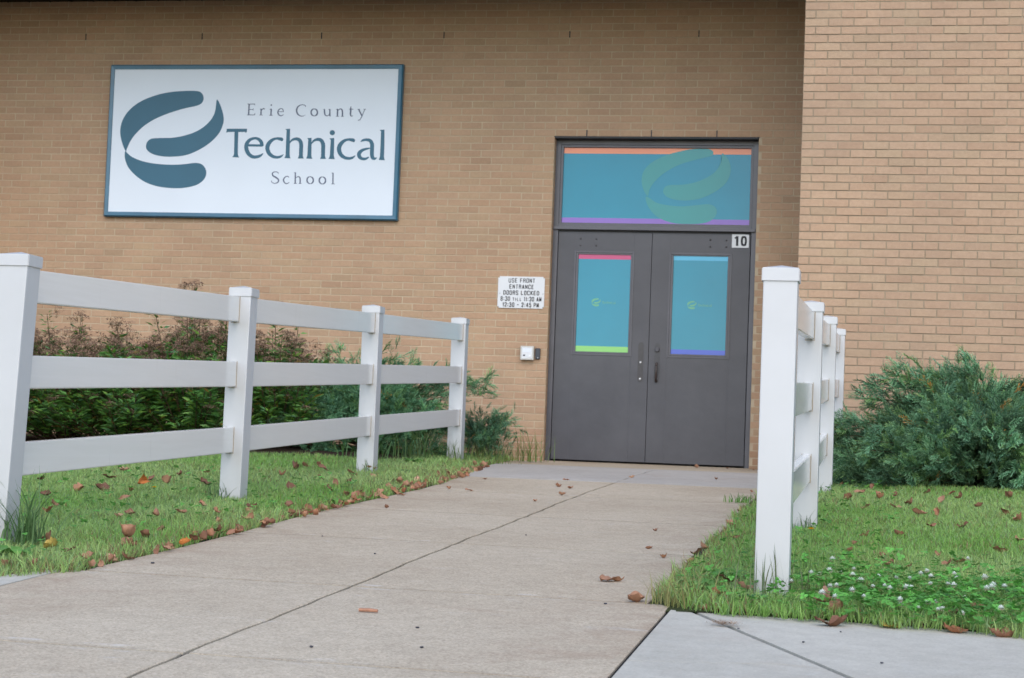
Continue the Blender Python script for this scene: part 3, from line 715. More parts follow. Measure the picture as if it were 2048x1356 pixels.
def school(L, S, d, K):
    # School
    S((702, 930, 4), (695, 913, 8), (664, 906, 8), (637, 920, 12), (640, 948, 14), (675, 970, 15), (702, 995, 14), (693, 1023, 11), (657, 1034, 8), (627, 1020, 7), (624, 1002, 4))
    S((818, 968, 7), (803, 955, 8), (775, 965, 10), (758, 995, 13), (770, 1026, 11), (795, 1036, 9), (823, 1020, 4))
    L((890, 912, 12), (887, 1033, 13)); L((874, 916, 5), (891, 911, 6)); S((892, 978, 4), (912, 960, 8), (932, 962, 11), (942, 982, 13), (941, 1033, 13)); L((871, 1034, 5), (906, 1034, 5)); L((925, 1034, 5), (958, 1034, 5))
    d.ring(1053, 997, 35, 39, 13 * K, 6 * K); d.ring(1188, 999, 35, 39, 13 * K, 6 * K)
    L((1306, 916, 12), (1303, 1036, 13)); L((1289, 919, 5), (1307, 914, 6)); L((1286, 1037, 5), (1324, 1037, 5))

sign_f = lambda u, v: (-3.4106 + 9.1672e-4 * u + 4.5775e-5 * v, 3.51119 + 4.119e-6 * u - 8.8633e-4 * v)

# ---- the school sign
SX0, SX1, SZ0, SZ1, SY = -4.522, -1.511, 2.250, 3.770, -0.065
sign = empty('school_sign', (-3.01, 0, 3.0)); tag(sign, 'large white school sign with teal frame and swirl emblem on the brick wall', 'sign')
def sp(name, me): o = link(name, me, sign); o.location = (3.01, 0, -3.0); return o
bm = bmesh.new(); bx(bm, SX0 + .02, SX1 - .02, SY + .012, -0.003, SZ0 + .02, SZ1 - .02); panel = sp('panel', bm_mesh('panel', bm, M_SIGNW))
bm = bmesh.new()
w = 0.047
ou = [(SX0, SZ0), (SX1, SZ0), (SX1, SZ1), (SX0, SZ1)]; mi = [(SX0 + .012, SZ0 + .012), (SX1 - .012, SZ0 + .012), (SX1 - .012, SZ1 - .012), (SX0 + .012, SZ1 - .012)]; inn = [(SX0 + w, SZ0 + w), (SX1 - w, SZ0 + w), (SX1 - w, SZ1 - w), (SX0 + w, SZ1 - w)]
ringsv = [[bm.verts.new((x, y, z)) for x, z in P] for P, y in ((ou, -0.002), (ou, SY + .014), (mi, SY), (inn, SY + .004), (inn, SY + .014))]
for a, c_ in zip(ringsv, ringsv[1:]):
    for k in range(4): bm.faces.new((a[k], a[(k + 1) % 4], c_[(k + 1) % 4], c_[k]))
bmesh.ops.recalc_face_normals(bm, faces=bm.faces)
sp('frame', bm_mesh('frame', bm, M_SIGNFRAME))
d = Draw(SY + .0112)
for P in (EA, EB, EC): d.fill(P)
o = d.done('emblem', M_TEAL, sign); o.location = (3.01, 0, -3.0)
d = Draw(SY + .0112, sign_f); technical(d); o = d.done('lettering', M_TEAL, sign); o.location = (3.01, 0, -3.0); o['label'] = 'large teal word Technical'
d = Draw(SY + .0112, sign_f); small_words(d, 0); o = d.done('lettering', M_INK, sign); o.location = (3.01, 0, -3.0); o['label'] = 'small spaced serif words Erie County'
d = Draw(SY + .0112, sign_f); small_words(d, 1); o = d.done('lettering', M_INK, sign); o.location = (3.01, 0, -3.0); o['label'] = 'small spaced serif word School'

# ---- sans lettering for the small plates: strokes on a 0..1 by 0..1.7 cell
G = {
 'U': [[(0, 1.7), (0, .35), (.15, .05), (.5, 0), (.85, .05), (1, .35), (1, 1.7)]],
 'S': [[(1, 1.25), (.92, 1.6), (.5, 1.7), (.08, 1.6), (0, 1.25), (.1, .98), (.5, .85), (.9, .7), (1, .42), (.92, .08), (.5, 0), (.08, .08), (0, .45)]],
 'E': [[(0, 0), (0, 1.7)], [(0, 1.64), (1, 1.64)], [(0, .87), (.85, .87)], [(0, .06), (1, .06)]],
 'F': [[(0, 0), (0, 1.7)], [(0, 1.64), (1, 1.64)], [(0, .87), (.85, .87)]],
 'R': [[(0, 0), (0, 1.7)], [(0, 1.64), (.6, 1.64), (.92, 1.5), (1, 1.27), (.92, 1.02), (.6, .9), (0, .9)], [(.6, .9), (.9, .7), (.98, 0)]],
 'O': [[(.5, 1.7), (.1, 1.58), (0, 1.3), (0, .4), (.1, .1), (.5, 0), (.9, .1), (1, .4), (1, 1.3), (.9, 1.58), (.5, 1.7)]],
 'N': [[(0, 0), (0, 1.7)], [(0, 1.65), (1, .05)], [(1, 0), (1, 1.7)]],
 'T': [[(.5, 0), (.5, 1.7)], [(-.05, 1.64), (1.05, 1.64)]],
 'A': [[(0, 0), (.5, 1.7)], [(1, 0), (.5, 1.7)], [(.2, .5), (.8, .5)]],
 'C': [[(1, 1.2), (.9, 1.6), (.5, 1.7), (.1, 1.58), (0, 1.3), (0, .4), (.1, .1), (.5, 0), (.9, .1), (1, .5)]],
 'D': [[(0, 0), (0, 1.7)], [(0, 1.64), (.55, 1.64), (.92, 1.48), (1, 1.2), (1, .5), (.92, .2), (.55, .06), (0, .06)]],
 'L': [[(0, 0), (0, 1.7)], [(0, .06), (1, .06)]],
 'K': [[(0, 0), (0, 1.7)], [(1, 1.7), (.05, .7)], [(.35, 1.0), (1, 0)]],
 'M': [[(0, 0), (0, 1.7)], [(0, 1.7), (.5, .2)], [(.5, .2), (1, 1.7)], [(1, 1.7), (1, 0)]],
 'P': [[(0, 0), (0, 1.7)], [(0, 1.64), (.6, 1.64), (.92, 1.5), (1, 1.22), (.92, .95), (.6, .8), (0, .8)]],
 'I': [[(.5, 0), (.5, 1.7)]],
 '1': [[(.6, 0), (.6, 1.7)], [(.15, 1.25), (.6, 1.62)]],
 '2': [[(0, 1.2), (.1, 1.6), (.5, 1.7), (.9, 1.6), (1, 1.25), (.8, .85), (.2, .35), (0, .06)], [(0, .06), (1, .06)]],
 '3': [[(0, 1.3), (.12, 1.6), (.5, 1.7), (.9, 1.58), (.95, 1.25), (.85, .98), (.45, .88)], [(.45, .88), (.9, .76), (1, .42), (.9, .1), (.5, 0), (.1, .08), (0, .42)]],
 '4': [[(.75, 0), (.75, 1.7)], [(.7, 1.65), (0, .5)], [(0, .45), (1.05, .45)]],
 '5': [[(.95, 1.64), (.1, 1.64)], [(.1, 1.64), (.05, .85)], [(.05, .9), (.5, 1.08), (.92, .95), (1, .55), (.9, .1), (.5, 0), (.1, .08), (0, .42)]],
 '8': [[(.5, .9), (.12, 1.05), (.05, 1.32), (.15, 1.62), (.5, 1.7), (.85, 1.62), (.95, 1.32), (.88, 1.05), (.5, .9)], [(.5, .9), (.08, .75), (0, .42), (.1, .08), (.5, 0), (.9, .08), (1, .42), (.92, .75), (.5, .9)]],
 '0': [[(.5, 1.7), (.1, 1.58), (0, 1.3), (0, .4), (.1, .1), (.5, 0), (.9, .1), (1, .4), (1, 1.3), (.9, 1.58), (.5, 1.7)]],
 '-': [[(.05, .85), (.95, .85)]],
 ':': [],
}
def sans(d, text, cx_, z0, h, adv, wl, sw, small=()):
    """centred line of text; adv = advance per letter, wl = letter width, sw = stroke"""
    tot = sum((adv * 0.62 if ch in ' :' else adv * 0.62 if ch in '1I' else adv) for ch in text)
    x = cx_ - tot / 2
    for i, ch in enumerate(text):
        a = adv * 0.62 if ch in ' :1I' else adv
        k = 0.78 if i in small else 1.0
        if ch == ':':
            for zz in (.35, 1.15): d.disc(x + a * .45, z0 + zz / 1.7 * h, sw * .6, n=8)
        elif ch != ' ':
            ww = wl * k * (0.5 if ch in '1I' else 1); ox = x + (a - ww) / 2
            for st in G[ch]:
                P = [(ox + p[0] * ww, z0 + p[1] / 1.7 * h * k, sw * k) for p in st]
                d.ribbon(P, len(P) > 2)
        x += a

notice = empty('notice_sign', (-0.28, 0, 1.587)); tag(notice, 'small white notice plate with entrance hours on the brick beside the doors', 'sign')
bm = bmesh.new(); bx(bm, -0.225, 0.225, -0.009, -0.003, -0.151, 0.151)
vert_e = [e for e in bm.edges if abs(e.verts[0].co.y - e.verts[1].co.y) > 0.004]
bmesh.ops.bevel(bm, geom=vert_e, offset=0.014, segments=4, affect='EDGES')
link('plate', bm_mesh('plate', bm, M_PLATE), notice)
d = Draw(-0.0096)
sans(d, 'USE FRONT', 0.004, 0.094, 0.038, 0.0305, 0.0170, 0.0066)
sans(d, 'ENTRANCE', 0.004, 0.035, 0.038, 0.0305, 0.0170, 0.0066)
sans(d, 'DOORS LOCKED', 0.002, -0.023, 0.038, 0.0305, 0.0170, 0.0066)
sans(d, '8:30 TILL 11:30 AM', 0.002, -0.081, 0.038, 0.0268, 0.0150, 0.0060, small=(5, 6, 7, 8))
sans(d, '12:30 - 2:45 PM', 0.002, -0.137, 0.038, 0.0280, 0.0155, 0.0062)
d.done('lettering', M_BLACK, notice)
bm = bmesh.new()
for x in (-0.205, 0.212): tube(bm, [(x, -0.009, -0.012), (x, -0.0125, -0.012)], [0.004, 0.003], 8)
link('screw', bm_mesh('screw', bm, M_BRONZE), notice)

number = empty('number_sign', (1.768, FY + .010, 2.124)); tag(number, 'white number ten plate at the top corner of the right door', 'sign')
bm = bmesh.new(); bx(bm, -0.079, 0.079, 0.0, 0.004, -0.063, 0.063); link('plate', bm_mesh('plate', bm, M_PLATE), number)
d = Draw(-0.0006)
d.ribbon([(-0.030, -0.046, 0.022), (-0.030, 0.046, 0.022)], False); d.ribbon([(-0.052, 0.024, 0.014), (-0.034, 0.040, 0.014)], False)
d.done('digit', M_BLACK, number); d = Draw(-0.0006)
d.ribbon([(0.032 + 0.019 * math.cos(t) * (1.0), max(-0.037, min(0.037, 0.048 * math.sin(t))), 0.0195) for t in np.linspace(0, 2 * math.pi, 33)], False)
d.done('digit', M_BLACK, number)

# ---- door leaves
DY = FY + .016
def leaf(x0, x1, wx0, wx1, wz0, wz1, fr):
    bm = bmesh.new(); y1 = DY + .044; z0, z1 = 0.022, 2.188
    bx(bm, x0, wx0, DY, y1, z0, z1, .002); bx(bm, wx1, x1, DY, y1, z0, z1, .002)
    bx(bm, wx0, wx1, DY, y1, z0, wz0); bx(bm, wx0, wx1, DY, y1, wz1, z1)
    return dpart('door', bm, M_DOOR)
def bead(parent, wx0, wx1, wz0, wz1, gx0, gx1, gz0, gz1):
    bm = bmesh.new(); y = DY - .006
    def ringp(o, i, ya, yb, bev=.0015):
        bx(bm, o[0], i[0], ya, yb, o[2], o[3], bev, 1); bx(bm, i[1], o[1], ya, yb, o[2], o[3], bev, 1)
        bx(bm, i[0], i[1], ya, yb, o[2], i[2], bev, 1); bx(bm, i[0], i[1], ya, yb, i[3], o[3], bev, 1)
    e = .004
    ringp((wx0 - .006, wx1 + .006, wz0 - .006, wz1 + .006), (wx0 + .012, wx1 - .012, wz0 + .012, wz1 - .012), y, DY + .01)
    ringp((wx0 + .0125, wx1 - .0125, wz0 + .0125, wz1 - .0125), (gx0, gx1, gz0, gz1), y + .005, DY + .016)
    return link('window_frame', bm_mesh('window_frame', bm, M_FRAME), parent)
def pane(parent, gx0, gx1, gz0, gz1, cT, cB, zt, zb):
    bm = bmesh.new(); bx(bm, gx0 - .003, gx1 + .003, DY + .012, DY + .018, gz0 - .003, gz1 + .003)
    p = link('window_pane', bm_mesh('window_pane', bm, M_BLUE), parent)
    s = stripe(parent, gx0, gx1, zt, gz1, DY + .0118, cT); s = stripe(parent, gx0, gx1, gz0, zb, DY + .0118, cB)
    return p
LF = leaf(0.040, 0.9365, 0.205, 0.769, 1.022, 2.003, 0)
RFl = leaf(0.9405, 1.861, 1.112, 1.689, 1.020, 2.000, 0)
bead(LF, 0.205, 0.769, 1.022, 2.003, 0.239, 0.742, 1.050, 1.976)
bead(RFl, 1.112, 1.689, 1.020, 2.000, 1.146, 1.657, 1.049, 1.978)
pane(LF, 0.239, 0.742, 1.050, 1.976, M_PINK, M_LIME, 1.932, 1.103)
pane(RFl, 1.146, 1.657, 1.049, 1.978, M_CYAN, M_VIOLET, 1.934, 1.094)
def tiny_logo(parent, x, z):
    k = 0.086 / 1.08
    d = Draw(DY + .0112, lambda a, b_: (x + (a + 4.3885) * k, z + (b_ - 3.02) * k))
    for P in (EA, EB, EC): d.fill(P)
    d.done('emblem', M_GREENL, parent)
    k2 = 0.128 / 1750
    d = Draw(DY + .0112, lambda u, v: (x + 0.100 + (u - 120) * k2, z + (600 - v) * k2 * 0.97)); technical(d); d.done('lettering', M_GREENL, parent)
tiny_logo(LF, 0.378, 1.520); tiny_logo(RFl, 1.288, 1.514)
# dark strips drawn in place of hinge shadow at the jamb feet
bm = bmesh.new(); bx(bm, 0.030, 0.0395, FY - .004, FY + .02, 0.02, 0.13); bx(bm, 1.8615, 1.872, FY - .004, FY + .02, 0.02, 0.13); dpart('hinge_shadow', bm, M_DARK)
# push and pull plates
def stadium(bm, xc, z0, z1, w, y0, y1):
    r = w / 2; n = 8
    P = [(xc + r * math.cos(t), z1 - r + r * math.sin(t)) for t in np.linspace(0, math.pi, n)] + [(xc + r * math.cos(t), z0 + r + r * math.sin(t)) for t in np.linspace(math.pi, 2 * math.pi, n)]
    f_ = bm.faces.new([bm.verts.new((x, y0, z)) for x, z in P])
    ex = bmesh.ops.extrude_face_region(bm, geom=[f_])
    for v in [g_ for g_ in ex['geom'] if isinstance(g_, bmesh.types.BMVert)]: v.co.y = y1
    bmesh.ops.recalc_face_normals(bm, faces=bm.faces)
bm = bmesh.new(); stadium(bm, 0.866, 0.775, 1.152, 0.050, DY - .004, DY + .001); pl = link('push_plate', bm_mesh('push_plate', bm, M_BRONZE), LF)
for z in (0.962, 0.806):
    bm = bmesh.new(); tube(bm, [(0.866, DY - .004, z), (0.866, DY - .008, z), (0.866, DY - .010, z)], [0.010, 0.009, 0.003], 10); link('screw', bm_mesh('screw', bm, M_SCREW), LF)
bm = bmesh.new(); stadium(bm, 1.020, 0.775, 1.148, 0.050, DY - .004, DY + .001); link('pull_plate', bm_mesh('pull_plate', bm, flat('dull_plate', (0.048, 0.046, 0.05), 0.4, 0.5, 0.2, 40)), RFl)
bm = bmesh.new(); tube(bm, [(1.020, DY - .004, 1.085), (1.020, DY - .016, 1.085), (1.020, DY - .020, 1.085)], [0.024, 0.023, 0.016], 16); link('lock_cylinder', bm_mesh('lock', bm, M_DOOR), RFl)
bm = bmesh.new(); tube(bm, [(1.020, DY - .003, 0.955), (1.020, DY - .028, 0.948), (1.020, DY - .044, 0.925), (1.020, DY - .046, 0.87), (1.020, DY - .044, 0.815), (1.020, DY - .028, 0.793), (1.020, DY - .003, 0.787)], [0.012, 0.011, 0.010, 0.010, 0.010, 0.011, 0.013], 10); link('handle', bm_mesh('handle', bm, flat('brown_handle', (0.035, 0.02, 0.016), 0.25, 0.6, 0.2, 30)), RFl)
for par, xs, zs in ((LF, (0.253, 0.404), (2.124, 2.060)), (RFl, (1.486, 1.636), (2.130, 2.066))):
    for x in xs:
        for z in zs:
            bm = bmesh.new(); tube(bm, [(x, DY, z), (x, DY - .004, z), (x, DY - .006, z)], [0.009, 0.008, 0.003], 10); link('bolt', bm_mesh('bolt', bm, M_BRONZE), par)

# ---- intercom keypad and card reader
kp = empty('intercom_box', (-0.193, 0, 1.012)); tag(kp, 'small pale metal intercom box with a button grid left of the doors', 'intercom')
bm = bmesh.new(); bx(bm, -0.064, 0.064, -0.055, -0.003, -0.066, 0.066, .004); link('housing', bm_mesh('housing', bm, M_METAL), kp)
bm = bmesh.new(); bx(bm, -0.050, 0.050, -0.0562, -0.0545, -0.052, 0.052); link('face_plate', bm_mesh('face_plate', bm, M_PLATE), kp)
bm = bmesh.new()
for i in range(6): bx(bm, -0.038 + i * 0.013, -0.0285 + i * 0.013, -0.0585, -0.0565, 0.006, 0.042)
link('button', bm_mesh('button', bm, flat('pale_button', (0.70, 0.74, 0.80), .4, .4, .04, 9)), kp)
bm = bmesh.new(); bx(bm, -0.036, -0.016, -0.0590, -0.0565, -0.030, -0.016, .001, 1); link('camera_window', bm_mesh('camera_window', bm, M_DARK), kp)
bm = bmesh.new(); tube(bm, [(0.026, -0.0565, -0.032), (0.026, -0.064, -0.032)], [0.012, 0.010], 12); link('knob', bm_mesh('knob', bm, M_SCREW), kp)
cr_ = empty('card_reader', (-0.096, 0, 1.008)); tag(cr_, 'small black card reader beside the intercom box', 'card reader')
bm = bmesh.new(); bx(bm, -0.024, 0.024, -0.030, -0.003, -0.052, 0.052, .009, 3); link('housing', bm_mesh('housing', bm, flat('black_plastic', (0.03, 0.035, 0.045), .35, .5, .1, 12)), cr_)
bm = bmesh.new(); tube(bm, [(0.004, -0.0295, -0.038), (0.004, -0.0325, -0.038)], [0.005, 0.004], 8); link('indicator', bm_mesh('indicator', bm, M_SCREW), cr_)

# ------------------------------------------------------------------ fences
PW = 0.115
def make_post(parent, x, y, zb, zt, lean=0.0):
    bm = bmesh.new(); bx(bm, x - PW / 2, x + PW / 2, y - PW / 2, y + PW / 2, zb - 0.25, zt - 0.05, .005, 2)
    p = link('post', bm_mesh('post', bm, M_VINYL), parent); p.location = tuple(-c for c in parent.location)
    bm = bmesh.new(); c = PW / 2 + .0055; z0, z1 = zt - .057, zt - .0135
    lo = [bm.verts.new((x + a * c, y + b_ * c, z0)) for a, b_ in ((-1, -1), (1, -1), (1, 1), (-1, 1))]
    hi = [bm.verts.new((x + a * c, y + b_ * c, z1)) for a, b_ in ((-1, -1), (1, -1), (1, 1), (-1, 1))]
    top = bm.verts.new((x, y, zt))
    for k in range(4):
        bm.faces.new((lo[k], lo[(k + 1) % 4], hi[(k + 1) % 4], hi[k])); bm.faces.new((hi[k], hi[(k + 1) % 4], top))
    bm.faces.new(lo[::-1])
    es = [e for e in bm.edges if abs(e.verts[0].co.z - e.verts[1].co.z) > .03 or (e.verts[0] in hi and e.verts[1] in hi)]
    bmesh.ops.bevel(bm, geom=es, offset=.003, segments=2, affect='EDGES')
    link('cap', bm_mesh('cap', bm, M_VINYL), p)
    for me_ in (p.data, p.children[0].data):
        for v in me_.vertices: v.co.x += lean * (v.co.z - zb)
    return p
def make_rail(parent, x, ya, za, yb, zb_, h=0.131, t=0.040):
    bm = bmesh.new(); bx(bm, -t / 2, t / 2, 0, 1, -h / 2, h / 2)
    L = yb - ya
    for v in bm.verts:
        k = v.co.y; v.co.y = ya + L * k; v.co.z += za + (zb_ - za) * k; v.co.x += x
    bmesh.ops.bevel(bm, geom=[e for e in bm.edges if abs(e.verts[0].co.y - e.verts[1].co.y) > 0.5], offset=.004, segments=2, affect='EDGES')
    r = link('rail', bm_mesh('rail', bm, M_RAIL), parent); r.location = tuple(-c for c in parent.location)
OFF = (0.125, 0.4640, 0.8050)
def fence(x, posts, label, xs=None, leans=None):
    f_ = empty('fence', (x, posts[0][0], posts[0][1])); tag(f_, label, 'fence', 'white vinyl rail fences along the walk')
    for i, (y, zb, zt) in enumerate(posts): make_post(f_, (xs[i] if xs else x), y, zb, zt, (leans[i] if leans else 0.0))
    for (a, b_, i) in zip(posts, posts[1:], range(9)):
        xa = x
        for o_ in OFF: make_rail(f_, xa, a[0] + PW / 2 - .03, a[2] - o_ - 0.0 + .002, b_[0] - PW / 2 + .03, b_[2] - o_)
    # open slot round each rail where it enters a post face
    for (y, zb, zt) in posts[1:]:
        for o_ in OFF:
            zc = zt - o_ - 0.002; hh = .0685; tt = .0235; bm = bmesh.new()
            for a_, c_ in ((x - tt, x - .0205), (x + .0205, x + tt)): bx(bm, a_, c_, y - PW / 2 - .0006, y - PW / 2 + .004, zc - hh, zc + hh)
            bx(bm, x - tt, x + tt, y - PW / 2 - .0006, y - PW / 2 + .004, zc - hh - .002, zc - hh)
            o = link('rail_slot', bm_mesh('rail_slot', bm, M_MORTAR2), f_); o.location = tuple(-c for c in f_.location)
    return f_
fenceL = fence(-0.212, [(-10.73, -.329, .822), (-8.08, -.172, .927), (-5.42, -.045, 1.041), (-2.77, .055, 1.152)],
               'white three rail vinyl fence along the left side of the walk', [-.206, -.200, -.222, -.230], [.038, .010, .0, .0])
fenceR = fence(2.757, [(-11.02, -.330, .796), (-8.29, -.212, .900), (-5.56, -.095, 1.030), (-2.82, .018, 1.136)],
               'white three rail vinyl fence along the right side of the walk, seen end on')

# ------------------------------------------------------------------ vegetation toolkit (numpy)
def rot_from_dir(D, roll):
    """local x -> D, with roll about it; D (n,3)"""
    D = D / (np.linalg.norm(D, axis=1)[:, None] + 1e-9)
    up = np.tile([0, 0, 1.0], (len(D), 1)); up[np.abs(D[:, 2]) > .95] = [1, 0, 0]
    Y = np.cross(up, D); Y /= np.linalg.norm(Y, axis=1)[:, None]; Z = np.cross(D, Y)
    c, s = np.cos(roll)[:, None], np.sin(roll)[:, None]
    Y2_, Z2_ = Y * c + Z * s, -Y * s + Z * c
    return np.stack([D, Y2_, Z2_], 2)
def place(Vp, Fp, Cp, P, Rm, S, tint):
    """copy a prototype to n places and join: Vp (k,3)"""
    n = len(P); k = len(Vp)
    V = np.einsum('nij,kj->nki', Rm, Vp) * S[:, None, None] + P[:, None, :]
    F = (Fp[None] + (np.arange(n) * k)[:, None, None]).reshape(-1, Fp.shape[1])
    C = np.clip(Cp[None] * tint[:, None, :], 0, 1)
    return V.reshape(-1, 3), F, C.reshape(-1, 3)
def join(parts):
    V, F, C, o = [], [], [], 0
    for v, f_, c in parts: V.append(v); F.append(f_ + o); C.append(c); o += len(v)
    return np.concatenate(V), np.concatenate(F), np.concatenate(C)

# ---- grass
def blades(X, Y, Z, H, W, lean, colr):
    n = len(X); a = rng.uniform(0, 2 * np.pi, n); la = rng.uniform(0, 2 * np.pi, n)
    ux, uy = np.cos(a) * W / 2, np.sin(a) * W / 2; lx, ly = np.cos(la) * lean * H, np.sin(la) * lean * H
    V = np.empty((n, 5, 3))
    V[:, 0] = np.stack([X - ux, Y - uy, Z], 1); V[:, 1] = np.stack([X + ux, Y + uy, Z], 1)
    mx, my, mz = X + lx * .35, Y + ly * .35, Z + H * .55
    V[:, 2] = np.stack([mx - ux * .8, my - uy * .8, mz], 1); V[:, 3] = np.stack([mx + ux * .8, my + uy * .8, mz], 1)
    V[:, 4] = np.stack([X + lx, Y + ly, Z + H * np.sqrt(np.clip(1 - (lean * .7) ** 2, .1, 1))], 1)
    i = (np.arange(n) * 5)[:, None]
    F = np.concatenate([i + [0, 1, 3], i + [0, 3, 2], i + [2, 3, 4]], 0)
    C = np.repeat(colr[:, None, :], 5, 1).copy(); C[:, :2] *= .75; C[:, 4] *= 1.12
    return V.reshape(-1, 3), F, C.reshape(-1, 3)
def vnoise(X, Y, s, seed=0):
    r = np.random.default_rng(seed); g_ = r.random((64, 64)); x = (X * s) % 63; y = (Y * s) % 63
    xi, yi = x.astype(int), y.astype(int); fx, fy = x - xi, y - yi; fx = fx * fx * (3 - 2 * fx); fy = fy * fy * (3 - 2 * fy)
    return (g_[xi, yi] * (1 - fx) + g_[xi + 1, yi] * fx) * (1 - fy) + (g_[xi, yi + 1] * (1 - fx) + g_[xi + 1, yi + 1] * fx) * fy
def frustum(Y, m=0.45):
    d = Y + 17.41
    return 3.10 - .505 * d - m, 3.10 + .075 * d + m
def scatter(x0, x1, y0, y1, n):
    return rng.uniform(x0, x1, n), rng.uniform(y0, y1, n)
SHX = -0.75
def lawn_grass(side_):
    parts = []
    for (y0, y1, den, w, h) in ((-11.75, -9.3, 10000, .0034, .040), (-9.3, -7.0, 7600, .0039, .038), (-7.0, -4.0, 4500, .0050, .038), (-4.0, -0.2, 2600, .006, .045)):
        for dense in (True, False):
            x0, x1 = (-7.5, 0.40) if side_ == 'L' else (2.345, 7.5)
            if dense: lo, hi = frustum(y1 if side_ == 'L' else y0); lo2, hi2 = frustum(y0 if side_ == 'L' else y1); a, c = (max(x0, min(lo, lo2)), x1) if side_ == 'L' else (x0, min(x1, max(hi, hi2)))
            else: a, c = x0, x1
            n = int((c - a) * (y1 - y0) * den * (1.0 if dense else .12))
            X, Y = scatter(a, c, y0, y1, n)
            if side_ == 'L':
                edge = 0.365 - np.maximum(0, Y + 5.6) * .11 + .03 * (vnoise(X * 0 + 3, Y, 3.1, 5) - .5) + .018 * (vnoise(X * 0, Y, 14, 6) - .4)
                keep = (X < edge) & ~((Y > -4.0) & (X < -0.5)) & (Y > -11.72 + .10 * vnoise(X, Y * 0, 4, 8))
                keep &= X < np.interp(Y, [-11.7, -11.5, -11.2], [.19, .21, .40])
                d = edge - X
            else:
                edge = 2.38 - .06 * (vnoise(X * 0 + 3, Y, 3.3, 9) - .5) - .04 * (vnoise(X * 0, Y, 15, 10) - .4)
                keep = (X > edge) & ~((Y > -4.9) & (X > 3.15)) & (Y > -11.43 - .17 * (X - 2.6) * (X > 2.6) + .11 * (vnoise(X, Y * 0, 6, 12) - .6) + .04 * (vnoise(X, Y * 0, 23, 13) - .5)) & (Y < -2.1)
                keep &= ~((Y < -11.2) & (X < 2.50))
                d = X - edge
            X, Y, d = X[keep], Y[keep], d[keep]; n = len(X)
            v = vnoise(X, Y, 1.1, 1); v2 = vnoise(X, Y, 4.5, 2)
            H = h * rng.uniform(.55, 1.25, n) * (.8 + .5 * v2); H *= np.where(d < .14, rng.uniform(.7, 1.8, n), 1) * np.where(Y < -11.2, 1.25, 1)
            W = w * rng.uniform(.7, 1.3, n)
            base = np.array([.195, .400, .070]); alt = np.array([.390, .520, .180]); blue = np.array([.26, .39, .17])
            t = np.clip(v * 1.1 + rng.uniform(-.25, .25, n), 0, 1)[:, None]
            Cc = base * (1 - t) + alt * t
            b2 = (rng.random(n) < .15)[:, None]; Cc = np.where(b2, blue, Cc)
            straw = (rng.random(n) < (.05 + .30 * np.exp(-d / .12) + .10 * (v2 > .72)))[:, None]; Cc = np.where(straw, np.array([.30, .22, .10]) * rng.uniform(.6, 1.2, (n, 1)), Cc)
            Cc *= rng.uniform(.75, 1.25, (n, 1))
            lean = rng.uniform(.15, 1.15, n)
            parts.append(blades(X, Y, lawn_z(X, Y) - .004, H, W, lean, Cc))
    return join(parts)
for s_, lab in (('L', 'short green lawn grass left of the walk'), ('R', 'short green lawn grass right of the walk')):
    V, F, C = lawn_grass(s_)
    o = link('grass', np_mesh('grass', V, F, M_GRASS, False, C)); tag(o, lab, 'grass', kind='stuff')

def tuft(name, x, y, z, n, h, spread, label, cols=((.10, .19, .05), (.17, .23, .06)), w=.0055, group=None, seed_heads=False, lean=(.15, .8)):
    n_ = n; X = x + rng.normal(0, spread, n_); Y = y + rng.normal(0, spread, n_)
    parts = []
    H = h * rng.uniform(.4, 1.0, n_); a = rng.uniform(0, 2 * np.pi, n_); ln = rng.uniform(lean[0], lean[1], n_)
    K = 6; V = np.empty((n_, 2 * K + 1, 3)); wd = rng.uniform(.6, 1.2, n_) * w
    px, py = -np.sin(a) , np.cos(a)
    for k in range(K + 1):
        t = k / K; r = ln * H * t ** 1.8; zz = z + H * (t - .35 * ln * t ** 2.4)
        cxx, cyy = X + np.cos(a) * r, Y + np.sin(a) * r
        ww = wd * (1 - t ** 2) / 2
        if k < K:
            V[:, 2 * k] = np.stack([cxx - px * ww, cyy - py * ww, zz], 1); V[:, 2 * k + 1] = np.stack([cxx + px * ww, cyy + py * ww, zz], 1)
        else: V[:, 2 * K] = np.stack([cxx, cyy, zz], 1)
    i = (np.arange(n_) * (2 * K + 1))[:, None]; F = []
    for k in range(K - 1):
        F.append(i + [2 * k, 2 * k + 1, 2 * k + 3]); F.append(i + [2 * k, 2 * k + 3, 2 * k + 2])
    F.append(i + [2 * K - 2, 2 * K - 1, 2 * K])
    t = rng.random((n_, 1)); Cc = np.array(cols[0]) * (1 - t) + np.array(cols[1]) * t
    C = np.repeat(Cc[:, None, :], 2 * K + 1, 1).reshape(-1, 3)
    me = np_mesh(name, V.reshape(-1, 3) - np.array([x, y, z]), np.concatenate(F), M_GRASS, False, C)
    o = link(name, me, loc=(x, y, z)); tag(o, label, 'grass tuft', group)
    return o
lz = lambda x, y: float(lawn_z(x, y)) - .01
tuft('grass_tuft', -.06, -10.78, lz(-.06, -10.78), 75, .36, .035, 'tall bluish grass tuft beside the nearest left fence post', ((.08, .17, .05), (.15, .25, .10)), .008)
tuft('grass_tuft', -.20, -10.84, lz(-.2, -10.84), 26, .30, .03, 'thin grass tuft in front of the nearest left fence post', ((.08, .13, .06), (.17, .18, .10)), .006)
tuft('grass_tuft', -.24, -8.16, lz(-.24, -8.16), 30, .15, .04, 'grass tuft at the foot of the second left fence post', ((.07, .14, .05), (.12, .2, .08)))
tuft('grass_tuft', -.20, -5.50, lz(-.2, -5.5), 30, .14, .05, 'grass tuft at the foot of the third left fence post')
tuft('grass_tuft', -.21, -2.90, lz(-.21, -2.9), 45, .24, .06, 'grass tuft at the foot of the farthest left fence post')
